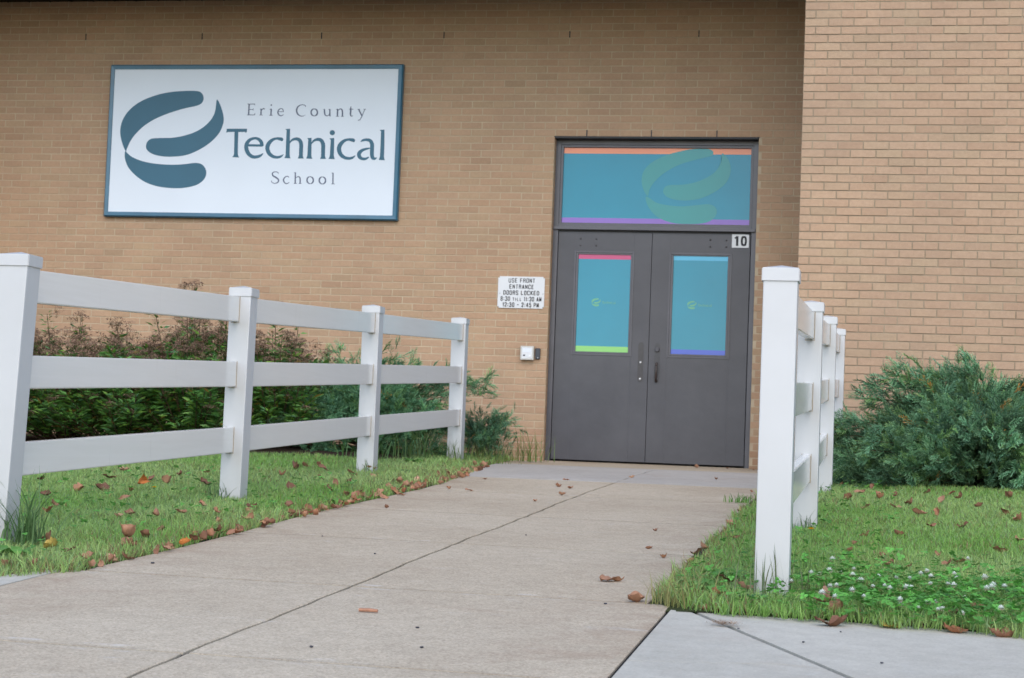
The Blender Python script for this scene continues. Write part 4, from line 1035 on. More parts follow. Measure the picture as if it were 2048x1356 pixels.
tuft('grass_tuft', -.02, -2.4, lz(-.02, -2.4), 70, .26, .10, 'tall grass tuft between the far left post and the walk', ((.12, .2, .05), (.2, .25, .08)))
tuft('grass_tuft', .08, -1.2, 0, 45, .40, .08, 'tall arching grass tuft against the brick left of the doors', ((.10, .19, .05), (.2, .25, .07)), .008, lean=(.2, .9))
tuft('grass_tuft', -.12, -1.5, 0, 80, .28, .14, 'bushy grass tuft below the small juniper by the wall', ((.12, .2, .05), (.2, .25, .08)))
tuft('grass_tuft', -.42, -3.3, lz(-.42, -3.3), 60, .42, .10, 'tall wild grass tuft behind the fence beside the juniper', ((.07, .15, .04), (.15, .2, .07)), .009)
tuft('grass_tuft', -.62, -4.0, lz(-.62, -4.0), 55, .24, .10, 'leafy grass tuft at the bed edge behind the third left post', ((.06, .15, .04), (.12, .2, .06)), .012)
tuft('grass_tuft', 2.72, -11.13, lz(2.72, -11.13), 18, .22, .05, 'thin grass tuft in front of the nearest right fence post', ((.09, .14, .06), (.18, .2, .09)), .006, lean=(.1, .5))
tuft('grass_tuft', 2.83, -11.08, lz(2.83, -11.08), 16, .2, .04, 'thin grass tuft beside the nearest right fence post', ((.09, .14, .06), (.18, .2, .09)), .006)
tuft('grass_tuft', 2.75, -8.40, lz(2.75, -8.40), 40, .15, .05, 'grass tuft at the foot of the second right fence post', ((.10, .18, .08), (.16, .22, .11)))
tuft('grass_tuft', 2.80, -5.66, lz(2.8, -5.66), 24, .12, .04, 'grass tuft at the foot of the third right fence post')
tuft('grass_tuft', 2.47, -11.28, -.35, 90, .17, .05, 'yellowish spiky grass tuft at the corner of the walk and sidewalk', ((.22, .24, .07), (.34, .30, .12)), .004, lean=(.3, 1.1))
tuft('grass_tuft', 2.31, -6.33, -.14, 50, .08, .045, 'green grass tuft growing from the joint at the right edge of the walk', ((.10, .25, .04), (.14, .3, .05)), .006, lean=(.4, 1.1))
tuft('grass_tuft', .52, -9.95, float(prof(-7.42)) - .0, 1, .0, .0, 'x') if False else None

# broad weeds (rosettes) along the edges
def rosette_mesh(nl, L, Wd, c):
    parts = []
    for i in range(nl):
        a = 2 * math.pi * i / nl + random.uniform(-.3, .3); l = L * random.uniform(.7, 1.1)
        P = []; C = []
        ts = [0, .3, .6, .85, 1.0]; ws = [.15, .7, 1, .65, .05]; zz = [0, .35, .5, .42, .25]
        for t, w_, z_ in zip(ts, ws, zz):
            r = t * l; x, y = r * math.cos(a), r * math.sin(a); q = Wd * w_ / 2
            P += [(x - math.sin(a) * q, y + math.cos(a) * q, z_ * l), (x + math.sin(a) * q, y - math.cos(a) * q, z_ * l * .95)]
        F = []
        for k in range(4): F += [(2 * k, 2 * k + 1, 2 * k + 3), (2 * k, 2 * k + 3, 2 * k + 2)]
        cc = np.array(c) * random.uniform(.8, 1.2)
        parts.append((np.array(P), np.array(F), np.tile(cc, (10, 1))))
    return join(parts)
V, F, C = rosette_mesh(9, .085, .035, (.11, .26, .045)); WEED = np_mesh('weed', V, F, M_LEAF, False, C)
V, F, C = rosette_mesh(7, .06, .03, (.06, .17, .05)); WEED2 = np_mesh('weed', V, F, M_LEAF, False, C)
for i, (x, y) in enumerate([(2.55, -11.05), (2.62, -11.2), (2.50, -10.85), (2.70, -11.22), (2.52, -10.3), (2.46, -9.9), (2.56, -10.6), (-.1, -10.95), (.05, -11.1), (-.05, -11.25), (.28, -7.9), (2.9, -5.0), (3.05, -5.1), (3.3, -5.25), (-.5, -4.2), (-.85, -4.3), (-.3, -3.9), (-.02, -5.2)]):
    o = link('weed', WEED if i % 2 == 0 else WEED2, loc=(x, y, lz(x, y) + .005), rot=(0, 0, i * 1.3)); s_ = random.uniform(.8, 1.3); o.scale = (s_, s_, s_)
    side_w = 'right' if x > 1 else 'left'
    tag(o, f'small broad leaved weed in the grass on the {side_w} side of the walk', 'weed', f'broad leaved weeds in the {side_w} lawn edge')

# ---- clover patch
def clover_leaf():
    V, F = [], []
    for k in range(3):
        a = k * 2.094; c0 = np.array([math.cos(a) * .5, math.sin(a) * .5, .08])
        i = len(V); V.append(c0 + [0, 0, -.05])
        for j in range(6):
            t = j * math.pi / 3 + a; V.append(c0 + np.array([math.cos(t) * .46, math.sin(t) * .46, .10 + .06 * math.cos(2 * t)]))
        for j in range(6): F.append((i, i + 1 + j, i + 1 + (j + 1) % 6))
    i = len(V); V += [np.array([-.04, 0, 0]), np.array([.04, 0, 0]), np.array([0, 0, -2.5])]; F.append((i, i + 1, i + 2))
    return np.array(V), np.array(F)
cv, cf = clover_leaf(); cc = np.tile([.10, .29, .05], (len(cv), 1))
n = 11000; X, Y = scatter(2.6, 5.2, -12.15, -9.9, n)
pr = np.exp(-((Y + 11.3 + .1 * (X - 2.6)) / .75) ** 2) * np.clip((X - 2.65) * 2.5, .12, 1)
keep = (rng.random(n) < pr) & (Y > -11.44 - .17 * (X - 2.6) - .05 * rng.random(n)); X, Y = X[keep], Y[keep]
X2, Y2_ = scatter(-2.0, 0.3, -11.3, -6.5, 500); X3, Y3 = scatter(2.42, 3.2, -11.3, -5.2, 350)
X = np.concatenate([X, X2, X3]); Y = np.concatenate([Y, Y2_, Y3]); n = len(X)
Dd = np.stack([rng.normal(0, 1, n), rng.normal(0, 1, n), rng.uniform(.0, .25, n)], 1)
Rm = rot_from_dir(Dd, rng.normal(0, .35, n))
V, F, C = place(cv, cf, cc, np.stack([X, Y, lawn_z(X, Y) + rng.uniform(.02, .078, n)], 1), Rm, rng.uniform(.011, .021, n), rng.uniform(.65, 1.6, (n, 1)) * np.array([[1, 1, 1]]))
tag(link('clover', np_mesh('clover', V, F, M_LEAF, False, C)), 'clover leaves growing at the sidewalk edge of the right lawn', 'clover', kind='stuff')

# clover flowers
def clover_flower_meshes():
    out = []
    for s_ in range(3):
        V, F, C = [], [], []
        for k in range(46):
            ph = math.acos(1 - 1.55 * (k + .5) / 46); th = k * 2.39996
            dr = np.array([math.sin(ph) * math.cos(th), math.sin(ph) * math.sin(th), math.cos(ph)])
            tng = np.cross(dr, [0, 0, 1.0]) + 1e-3; tng /= np.linalg.norm(tng)
            i = len(V); l = .0115 * random.uniform(.8, 1.1)
            V += [dr * .002, dr * l * .8 + tng * .0020, dr * l * .8 - tng * .0020, dr * l * 1.15 + np.array([0, 0, .001])]
            F += [(i, i + 1, i + 2), (i + 1, i + 3, i + 2)]
            w_ = np.array([.82, .84, .76]) if ph < 1.5 else np.array([.60, .45, .38]); C += [w_ * .7, w_, w_, w_]
        head = np_mesh('head', np.array(V) + [0, 0, .0], np.array(F), M_PETAL, False, np.array(C))
        out.append(head)
    return out
CFH = clover_flower_meshes()
bm = bmesh.new(); tube(bm, [(0, 0, 0), (.003, 0, .05), (0, 0, .088)], [.0012, .001, .0009], 5); CST = bm_mesh('stem', bm, flat('clover_stem', (.10, .20, .05), .5, .3, .1, 20))
CLV = [(2.95, -10.46), (2.94, -10.8), (2.99, -10.8), (3.03, -10.62), (2.9, -10.91), (2.86, -10.96), (2.83, -11.09), (3.01, -10.93), (3.03, -10.94), (2.95, -11.13), (2.97, -11.1), (3.04, -11.11), (2.94, -11.41), (3.1, -10.96), (3.1, -11.17), (3.13, -11.06), (3.13, -11.27), (3.13, -11.37), (3.16, -10.81), (3.21, -10.87), (3.24, -10.72), (3.28, -10.77), (3.28, -10.87), (3.28, -11.03), (3.32, -11.04), (3.19, -11.22), (3.22, -11.24), (3.24, -11.45), (3.28, -11.36), (3.17, -11.48), (3.37, -10.89), (3.36, -11.14), (3.37, -11.29), (3.45, -10.96), (3.43, -10.06), (3.44, -11.22), (3.47, -11.21), (3.52, -11.14), (3.31, -11.50), (3.29, -11.54), (3.19, -11.50), (3.35, -11.56), (3.23, -11.52), (2.99, -11.47), (3.47, -11.57), (3.06, -11.44), (3.04, -11.34), (3.35, -10.77), (3.48, -11.13), (3.8, -11.2), (3.9, -11.5), (4.1, -11.3), (4.3, -11.6)]
for i, (x, y) in enumerate(CLV):
    r0 = empty('clover_flower', (x, y, lz(x, y) - .004), random.uniform(0, 6)); r0.rotation_euler = (random.uniform(-.2, .2), random.uniform(-.2, .2), random.uniform(0, 6))
    s_ = random.uniform(.75, 1.05); r0.scale = (s_, s_, s_)
    tag(r0, 'white clover flower in the grass at the sidewalk edge right of the near post', 'flower', 'white clover flowers in the right lawn')
    link('stem', CST, r0); h_ = link('head', CFH[i % 3], r0, loc=(0, 0, .088)); k_ = random.uniform(.8, 1.15); h_.scale = (k_, k_, k_)
# dandelions
def dandelion(x, y, h_, label):
    r0 = empty('dandelion', (x, y, lz(x, y))); tag(r0, label, 'flower')
    bm = bmesh.new(); tube(bm, [(0, 0, 0), (.004, 0, h_ * .6), (0, 0, h_)], [.0018, .0015, .0013], 6); link('stem', bm_mesh('stem', bm, CST.materials[0]), r0)
    V, F, C = [], [], []
    for ring_, (nn, l, zz) in enumerate(((22, .019, .002), (18, .014, .005), (12, .009, .007))):
        for k in range(nn):
            a = 2 * math.pi * k / nn + ring_ * .2; i = len(V); q = .0016
            V += [(0, 0, h_), (l * math.cos(a) - q * math.sin(a), l * math.sin(a) + q * math.cos(a), h_ + zz), (l * math.cos(a) + q * math.sin(a), l * math.sin(a) - q * math.cos(a), h_ + zz)]
            F.append((i, i + 1, i + 2)); C += [(.75, .38, .01)] * 3
    link('head', np_mesh('head', np.array(V), np.array(F), M_PETAL, False, np.array(C)), r0)
dandelion(2.825, -9.38, .10, 'yellow dandelion right of the nearest right fence post')
dandelion(-.50, -8.42, .07, 'yellow dandelion in the left lawn under the bottom rail')

# ------------------------------------------------------------------ junipers
def spray_proto(seed, n_side=15):
    r = random.Random(seed); V, F, C = [], [], []
    def seg(a, b_, w0, w1, c0, c1):
        a, b_ = np.array(a), np.array(b_); dd = b_ - a; dd = dd / (np.linalg.norm(dd) + 1e-9)
        rv = np.array([r.gauss(0, 1), r.gauss(0, 1), r.gauss(0, 1)]); s_ = np.cross(dd, rv); s_ /= np.linalg.norm(s_) + 1e-9
        i = len(V); w0 *= 1.5; w1 *= 1.5; V.extend([a - s_ * w0, a + s_ * w0, b_ + s_ * w1]); F.append((i, i + 1, i + 2)); C.extend([c0, c0, c1])
        if w1 > .0062:
            V.append(b_ - s_ * w1); F.append((i, i + 2, i + 3)); C.append(c1)
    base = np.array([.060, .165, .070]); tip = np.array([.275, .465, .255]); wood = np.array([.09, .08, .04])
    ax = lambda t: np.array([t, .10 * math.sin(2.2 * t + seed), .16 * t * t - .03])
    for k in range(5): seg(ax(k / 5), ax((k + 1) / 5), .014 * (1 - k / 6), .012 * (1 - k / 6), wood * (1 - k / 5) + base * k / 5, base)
    for k in range(n_side):
        t = .12 + .88 * k / n_side; p = ax(t); sd_ = 1 if k % 2 else -1
        ang = R_(r.uniform(28, 50)); l = (.36 * (1 - t) ** .8 + .10) * r.uniform(.75, 1.15); el = r.uniform(-.5, .6)
        dr = np.array([math.cos(ang), sd_ * math.sin(ang) * math.cos(el), math.sin(ang) * math.sin(el) + .12])
        q = p + dr * l; seg(p, q, .012, .006, base, tip * .85)
        m_ = 4 if l > .2 else 3
        for j in range(m_):
            u = .25 + .7 * j / m_; pp = p + dr * l * u; s2 = 1 if j % 2 else -1
            d2 = np.array([dr[0] + r.uniform(0, .3), dr[1] + s2 * r.uniform(.2, .6), dr[2] + r.uniform(-.35, .5)]); d2 /= np.linalg.norm(d2)
            seg(pp, pp + d2 * l * r.uniform(.3, .5), .012, .003, base * 1.1, tip * r.uniform(.8, 1.2))
    seg(ax(1), ax(1) + np.array([.1, 0, .04]), .011, .002, tip * .9, tip)
    return np.array(V), np.array(F), np.array(C)
SPR = [spray_proto(s_) for s_ in range(6)]

def juniper(label, base, tips, n_per=42, size=(.12, .22), tint=(1, 1, 1), thick=.45, brown=0.006, seed=0, droop=.0):
    """tips: list of branch end points (world). Each branch arches from the base out to its tip and carries sprays on its outer part"""
    r = np.random.default_rng(seed + 50); base = np.array(base, float)
    root = empty('juniper', tuple(base)); tag(root, label, 'juniper')
    bm = bmesh.new(); P, D, S, T = [], [], [], []
    for tp in tips:
        tp = np.array(tp, float) - base; L = np.linalg.norm(tp); bt = r.uniform(.5, 1.45)
        hor = np.array([tp[0], tp[1], 0]); 
        c1 = hor * .25 + np.array([0, 0, tp[2] * .65 + .05]); c2 = hor * .68 + np.array([0, 0, tp[2] * 1.0])
        bez = lambda t: 3 * (1 - t) ** 2 * t * c1 + 3 * (1 - t) * t * t * c2 + t ** 3 * tp
        pts = [bez(t) for t in np.linspace(0, 1, 8)]
        tube(bm, [tuple(p) for p in pts], [max(.0015, .010 * (1 - i / 7.5)) for i in range(8)], 5)
        k = int(n_per * (.5 + L * .6))
        ts = 1 - thick * 1.35 * r.random(k) ** 1.25; ts = np.clip(ts, .12, 1)
        for t in ts:
            p = bez(t); dv = bez(min(1, t + .05)) - bez(t - .05); dv /= np.linalg.norm(dv) + 1e-9
            off = r.normal(0, .05 + .05 * (1 - t), 3); p = p + off * np.array([1, 1, .8])
            dd = dv * .9 + r.normal(0, .42, 3) + np.array([0, 0, .22])
            P.append(p); D.append(dd); S.append(r.uniform(*size) * (1.15 if t > .93 else 1))
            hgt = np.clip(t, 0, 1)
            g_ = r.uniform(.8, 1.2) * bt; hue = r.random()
            tn = np.array([1, 1, 1]) * g_ * (.72 + .35 * hgt)  # clump highlights, lit tips and dark gaps put into the colour
            if hue < .18: tn = tn * np.array([1.18, 1.06, .75])
            elif hue < .45: tn = tn * np.array([.95, 1.0, 1.12])
            if r.random() < brown: tn = np.array([3.6, .9, .45]) * g_
            T.append(tn * np.array(tint))
    link('stems', bm_mesh('stems', bm, M_WOOD), root)
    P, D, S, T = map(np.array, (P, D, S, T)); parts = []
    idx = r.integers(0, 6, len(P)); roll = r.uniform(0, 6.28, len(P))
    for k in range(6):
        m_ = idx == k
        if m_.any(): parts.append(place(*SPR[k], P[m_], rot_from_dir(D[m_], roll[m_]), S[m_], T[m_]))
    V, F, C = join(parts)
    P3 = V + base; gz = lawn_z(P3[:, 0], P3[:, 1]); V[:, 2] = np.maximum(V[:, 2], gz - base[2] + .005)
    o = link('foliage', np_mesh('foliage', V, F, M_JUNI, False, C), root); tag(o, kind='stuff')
    return root

def dome_tips(cx_, cy_, rx, ry, zfun, n, seed):
    r = np.random.default_rng(seed); out = []
    for i in range(n):
        a = r.uniform(0, 2 * np.pi); q = r.random() ** .5
        x = cx_ + math.cos(a) * q * rx; y = cy_ + math.sin(a) * q * ry
        z = zfun(x, q) * r.uniform(.86, 1.04)
        out.append((x, y, z))
    return out
def prof_right(x, q):   # outline seen from the front: low on the left, crest near x=3.7
    top = np.interp(x, [2.85, 3.0, 3.2, 3.45, 3.7, 4.0, 4.4, 5.0], [.30, .44, .56, .66, .70, .62, .60, .42])
    return -.10 + (top + .02) * (1 - q ** 3 * .72)
tips = dome_tips(3.78, -4.25, 1.02, .92, prof_right, 120, 3)
rr = random.Random(4)
for k in range(48):                           # skirts: low branches on the near side and flanks
    a = rr.uniform(math.pi * .95, math.pi * 2.05); q = rr.uniform(.85, 1.05)
    tips.append((3.78 + 1.02 * q * math.cos(a), -4.25 + .95 * q * math.sin(a), rr.uniform(-.02, .34)))
tips += [(3.70, -4.3, .75), (3.67, -4.28, .70), (3.40, -4.4, .66), (3.26, -4.45, .70), (3.20, -4.4, .68), (3.07, -4.5, .58), (3.02, -4.5, .56), (2.84, -4.55, .38), (2.83, -4.6, .35), (2.80, -4.6, .30), (2.83, -4.6, .16),
         (4.02, -4.35, .62), (4.15, -4.3, .66), (3.55, -4.3, .70), (3.50, -4.2, .66), (4.25, -4.3, .62), (3.62, -5.2, .35), (3.3, -5.15, .30), (3.9, -5.2, .3), (4.1, -5.1, .42), (3.0, -5.0, .2)]
juniper('large spreading blue green juniper in front of the right brick wall', (3.78, -4.2, -.06), tips, 52, (.092, .155), seed=1, brown=.012, thick=.55)

tl = dome_tips(-1.15, -2.5, .75, .8, lambda x, q: -.04 + (.62) * (1 - q ** 3 * .6), 60, 6)
for k in range(26):
    a = rr.uniform(math.pi, 2 * math.pi); q = rr.uniform(.85, 1.05); tl.append((-1.15 + .78 * q * math.cos(a), -2.5 + .85 * q * math.sin(a), rr.uniform(.03, .4)))
tl += [(-.95, -2.5, .78), (-.86, -2.5, .74), (-.72, -2.4, .72), (-1.28, -2.5, .80), (-1.4, -2.5, .70), (-.38, -2.2, .66), (-.22, -1.9, .58), (-.20, -1.9, .64), (-.45, -2.3, .66), (-.55, -2.4, .60)]
juniper('dark green juniper behind the far end of the left fence', (-1.05, -2.4, .05), tl, 40, (.085, .15), (.92, 1, .95), seed=2, brown=.004)
ts = [(-.30 + .17 * math.cos(a), -1.5 + .15 * math.sin(a), .26 + .09 * math.sin(a * 2.3)) for a in np.linspace(0, 6, 16)] + [(-.12, -1.6, .36), (-.11, -1.6, .24), (-.36, -1.6, .34), (-.2, -1.6, .18)]
juniper('small juniper sprig against the brick between fence and doors', (-.28, -1.45, .05), ts, 60, (.06, .10), (.95, 1, 1.05), seed=5, thick=.85)

# ------------------------------------------------------------------ flowering shrubs with spent brown heads
def lance_leaf():
    V = [(0, 0, 0), (.40, .145, .03), (.40, -.145, .03), (1, 0, -.08), (.42, 0, -.015)]
    F = [(0, 4, 1), (0, 2, 4), (1, 4, 3), (4, 2, 3)]
    return np.array(V, float), np.array(F), np.tile([.092, .215, .045], (5, 1))
LL = lance_leaf()
def head_proto(seed):
    r = random.Random(seed); V, F, C = [], [], []
    for k in range(80):
        a = r.uniform(0, 6.28); q = math.sqrt(r.random()); x, y = q * math.cos(a), q * math.sin(a); z = .38 * (1 - q * q) + r.gauss(0, .07)
        s_ = .130 * r.uniform(.6, 1.3); i = len(V)
        for j in range(3):
            t = r.uniform(0, 6.28); V.append((x + s_ * math.cos(t), y + s_ * math.sin(t), z + r.gauss(0, .06)))
        F.append((i, i + 1, i + 2)); c = np.array([.255, .160, .108]) * r.uniform(.45, 1.5); C += [c] * 3
    for k in range(16):
        a = r.uniform(0, 6.28); q = r.uniform(.3, .95); i = len(V); w_ = .02
        V += [(-w_ * math.sin(a), w_ * math.cos(a), -.75), (w_ * math.sin(a), -w_ * math.cos(a), -.75), (q * math.cos(a), q * math.sin(a), .1)]; F.append((i, i + 1, i + 2)); C += [(.08, .07, .03)] * 3
    return np.array(V), np.array(F), np.array(C)
HD = [head_proto(s_) for s_ in range(4)]
def shrub(label, cx_, cy_, w, dep, h, seed, nst=70, tall=0, tint=(1, 1, 1)):
    r = np.random.default_rng(seed); base = np.array([cx_, cy_, float(lawn_z(cx_, cy_))])
    root = empty('flowering_shrub', tuple(base)); tag(root, label, 'shrub', 'shrubs with spent brown flower heads along the left wall')
    bm = bmesh.new(); P, D, S, T = [], [], [], []; hp, hs, hd = [], [], []
    for k in range(nst):
        a = r.uniform(0, 6.28); q = r.random() ** .55
        tx, ty = w * q * math.cos(a), dep * q * math.sin(a)
        hh = h * (1 - .42 * q ** 2.2) * r.uniform(.78, 1.06)
        front = k % 3 == 0
        if front: ty = -dep * r.uniform(.75, 1.1); tx = w * r.uniform(-1, 1); hh = h * r.uniform(.18, .75)
        if k < tall: hh = h * r.uniform(1.08, 1.25); tx *= .6; ty *= .5
        b0 = np.array([tx * .25, ty * .25, 0]); tip = np.array([tx, ty, hh])
        bez = lambda t: b0 * (1 - t) ** 2 + 2 * t * (1 - t) * np.array([tx * .7, ty * .7, hh * .55]) + t * t * tip
        pts = [bez(t) for t in np.linspace(0, 1, 6)]
        tube(bm, [tuple(p) for p in pts], [.005 * (1 - i / 7) + .0012 for i in range(6)], 4)
        n = int(52 + 40 * hh)
        for t in np.clip((.93 if not front else 1.0) - .78 * r.random(n) ** 1.1, 0, 1):
            p = bez(t); dv = bez(min(1, t + .05)) - bez(t - .05); az = r.uniform(0, 6.28)
            side_ = np.array([math.cos(az), math.sin(az), r.uniform(-.1, .7)])
            P.append(p + side_ * r.uniform(0, .05)); D.append(side_ + dv * 2 * r.random()); S.append(r.uniform(.050, .095) * (1 - .25 * t if k < tall else 1))
            g_ = r.uniform(.6, 1.35); tn = np.array([1.0, 1.0, 1.0]) * g_
            if r.random() < .22: tn = tn * np.array([1.7, 1.35, .9])
            if r.random() < .12: tn = tn * np.array([1.2, 1.15, 2.2])
            if r.random() < .05: tn = np.array([2.6, .75, .8]) * g_
            T.append(tn * np.array(tint))
        if r.random() < (.50 if front else .92):
            for j in range(int(r.integers(1, 3) if front else r.integers(3, 6))):
                hp.append(tip + np.array([r.normal(0, .045), r.normal(0, .045), .05 - abs(r.normal(0, .03)) * j])); hs.append(r.uniform(.036, .070)); hd.append([r.normal(0, .25), r.normal(0, .25), 1])
        for j in range(2 if k < tall else 0):
            tq = r.uniform(.7, .95); hp.append(bez(tq) + r.normal(0, .05, 3)); hs.append(r.uniform(.025, .045)); hd.append([r.normal(0, .4), r.normal(0, .4), 1])
    link('stems', bm_mesh('stems', bm, M_WOOD), root)
    P, D, S, T = map(np.array, (P, D, S, T))
    V, F, C = place(*LL, P, rot_from_dir(D, r.normal(0, .6, len(P))), S, T)
    o = link('foliage', np_mesh('foliage', V, F, M_LEAF, False, C), root); tag(o, kind='stuff')
    hp, hs, hd = map(np.array, (hp, hs, hd)); idx = r.integers(0, 4, len(hp)); parts = []
    for k in range(4):
        m_ = idx == k
        if not m_.any(): continue
        Z_ = hd[m_] / np.linalg.norm(hd[m_], axis=1)[:, None]; X_ = np.cross(Z_, [0, 1., 0]); X_ /= np.linalg.norm(X_, axis=1)[:, None]; Y_ = np.cross(Z_, X_)
        parts.append(place(*HD[k], hp[m_], np.stack([X_, Y_, Z_], 2), hs[m_], r.uniform(.65, 1.35, (m_.sum(), 1)) * np.ones((1, 3))))
    V, F, C = join(parts)
    o = link('flower_heads', np_mesh('flower_heads', V, F, M_PETAL, False, C), root); tag(o, kind='stuff')
    return root
shrub('brown headed shrub farthest left behind the fence, beside the nearest post', -3.95, -3.2, .55, .75, .86, 11, 110)
shrub('brown headed shrub with one tall thin flower stalk above its neighbours', -3.40, -3.1, .5, .75, .86, 12, 110, tall=3)
shrub('brown headed shrub in the middle of the row, under the sign', -2.85, -3.2, .52, .75, .90, 13, 110)
shrub('dense brown headed shrub left of the second fence post', -2.30, -3.1, .5, .72, 1.0, 14, 130, tall=5, tint=(.95, 1, 1))
shrub('brown headed shrub behind the second fence post, right end of the row', -1.70, -2.9, .5, .65, .92, 15, 110, tall=2)
shrub('brown headed shrub left of the frame edge', -4.7, -3.2, .6, .75, .9, 16, 80)

# bare dead twig bush at the right edge
root = empty('dead_twig_bush', (4.25, -3.0, .02)); tag(root, 'dead brown twiggy bush behind the juniper at the right edge', 'shrub')
bm = bmesh.new(); r = random.Random(3); hp = []
for k in range(46):
    a = r.uniform(0, 6.28); q = r.random() ** .5 * .36; h_ = r.uniform(.45, .78)
    p = [(0, 0, 0), (q * .5 * math.cos(a), q * .5 * math.sin(a), h_ * .55), (q * math.cos(a), q * math.sin(a), h_)]
    tube(bm, p, [.005, .003, .0015], 4)
    for j in range(5):
        b_ = r.uniform(0, 6.28); s_ = np.array(p[1]) * (1 - j / 5) + np.array(p[2]) * (j / 5)
        e = s_ + np.array([.10 * math.cos(b_), .10 * math.sin(b_), .07]); tube(bm, [tuple(s_), tuple(e)], [.0018, .001], 3); hp.append(e)
link('stems', bm_mesh('stems', bm, flat('dead_twigs', (.13, .07, .05), .8, .2, .3, 20)), root)
hp = np.array(hp); Z_ = np.tile([0, 0, 1.], (len(hp), 1)); Rm = np.tile(np.eye(3), (len(hp), 1, 1))
V, F, C = place(*HD[0], hp, Rm, rng.uniform(.02, .035, len(hp)), rng.uniform(.6, 1.2, (len(hp), 1)) * np.array([[1.1, .85, .9]]))
o = link('flower_heads', np_mesh('flower_heads', V, F, M_PETAL, False, C), root); tag(o, kind='stuff')

# ------------------------------------------------------------------ fallen leaves
def leaf_mesh(seed, curl=1.0, mat=M_DRY):
    r = random.Random(seed); nu, nv = 12, 9; V = []
    cu, cv_, tw = r.uniform(.8, 2.4) * curl, r.uniform(1.0, 3.6) * curl, r.uniform(-1.3, 1.3)
    lob = r.choice([.12, .28, .4]); nl = r.choice([3, 4, 5])
    for i in range(nu):
        u = i / (nu - 1); half = .5 * (math.sin(math.pi * min(1, u * 1.05) ** .75) ** .8 if 0 < u < .99 else 0) + .01
        half *= 1 - lob * abs(math.sin(u * math.pi * nl)) ** .7; half *= r.uniform(.88, 1.08)
        for j in range(nv):
            v = (j / (nv - 1) - .5) * 2 * half
            x, y, z = u - .5, v * .82, 0
            z += .16 * cv_ * (abs(y) ** 1.5) * 2.2 + .035 * math.sin(9 * u + seed) * abs(y) * 4 + r.gauss(0, .008)
            a = cu * (x * 1.1); zz = z; x2 = math.sin(a) / max(.2, cu) * 1.0; z2 = (1 - math.cos(a)) / max(.2, cu) + zz
            a2 = tw * x; y2 = y * math.cos(a2) - z2 * math.sin(a2); z3 = y * math.sin(a2) + z2 * math.cos(a2)
            k_ = 1 if 0 < i < nu - 1 else .3
            V.append((x2 + r.gauss(0, .014) * k_, y2 + r.gauss(0, .020) * k_, z3 + r.gauss(0, .022) * k_ + .05 * math.sin(7 * u + 5 * v + seed * 1.7)))
    V = np.array(V); V[:, 2] -= np.percentile(V[:, 2], 8)
    F = [(i * nv + j, i * nv + j + 1, (i + 1) * nv + j + 1, (i + 1) * nv + j) for i in range(nu - 1) for j in range(nv - 1)]
    k = len(V)                                # petiole
    a = V[nv // 2]; V = np.vstack([V, [a + [0, .012, 0], a - [0, .012, 0], a + [-.22, -.010, .05], a + [-.22, .010, .05]]])
    F.append((k, k + 1, k + 2, k + 3))
    return np_mesh('fallen_leaf', V, np.array(F), mat, True)
LM = [leaf_mesh(s_, 1.0 + .25 * (s_ % 3)) for s_ in range(9)]
leftlawn = [(-0.87, -7.55), (-0.91, -8.42), (-0.86, -8.25), (-1.12, -7.54), (-1.28, -6.94), (-0.85, -6.71), (-0.58, -7.49), (-0.93, -6.95), (-0.76, -7.63), (-0.66, -8.33), (-0.52, -8.75), (-0.9, -8.81), (-0.65, -9.26), (-0.52, -9.6), (-0.2, -9.58), (-0.19, -9.46), (-0.06, -9.47), (-0.02, -9.29), (-0.09, -8.83), (0.09, -9.12), (0.29, -9.26), (0.12, -8.7), (0.25, -10.53), (0.19, -10.21), (0.16, -9.96), (-0.02, -10.67), (0.18, -10.91), (0.3, -11.04), (0.22, -10.5), (0.35, -9.8), (0.1, -7.33), (-0.18, -6.59), (-0.59, -5.61), (-0.54, -5.97), (-0.43, -6.56), (-0.55, -5.42), (-0.42, -5.74), (-0.18, -5.46), (-0.11, -7.39), (0.02, -6.94), (-0.2, -5.89), (0.21, -8.39), (-1.4, -7.8), (-1.6, -7.1), (-1.9, -6.4), (-0.3, -7.9)]
leftedge = [(0.37, -10.83), (0.36, -11.13), (0.34, -10.32), (0.22, -11.3), (0.12, -11.3), (0.33, -9.95), (0.33, -9.5), (0.4, -9.32), (0.4, -9.79), (0.23, -7.44), (0.29, -7.35), (0.3, -7.02), (0.19, -6.39), (0.28, -6.64), (0.19, -6.11), (0.29, -6.37), (0.3, -6.03), (0.24, -5.6), (0.13, -4.77), (0.23, -5.33), (0.07, -4.11), (0.14, -4.23), (0.05, -3.32), (-0.01, -6.54), (-0.07, -5.84), (-0.27, -5.34), (-0.15, -5.97), (0.39, -9.33), (0.42, -9.31), (0.14, -8.8), (0.21, -9.43), (0.33, -9.61), (0.34, -9.97), (0.39, -8.55), (0.35, -8.68), (0.3, -8.37), (0.25, -7.52), (0.26, -7.28), (0.28, -7.92), (0.38, -8.13), (0.3, -7.13), (0.31, -6.57), (0.24, -5.9), (0.2, -5.12), (0.12, -4.34), (0.03, -3.23), (0.26, -7.93), (0.35, -8.93), (0.34, -8.78), (0.36, -8.36), (0.27, -6.17), (0.15, -4.66), (.36, -7.7), (.33, -7.15), (.36, -6.9), (.32, -6.3), (.3, -5.75), (.25, -5.0), (.37, -7.95)]
leftedge += [(0.365 - max(0, y + 5.6) * .11 + rr.uniform(-.05, .035), y) for y in [rr.uniform(-11.1, -3.2) for _ in range(95)]]
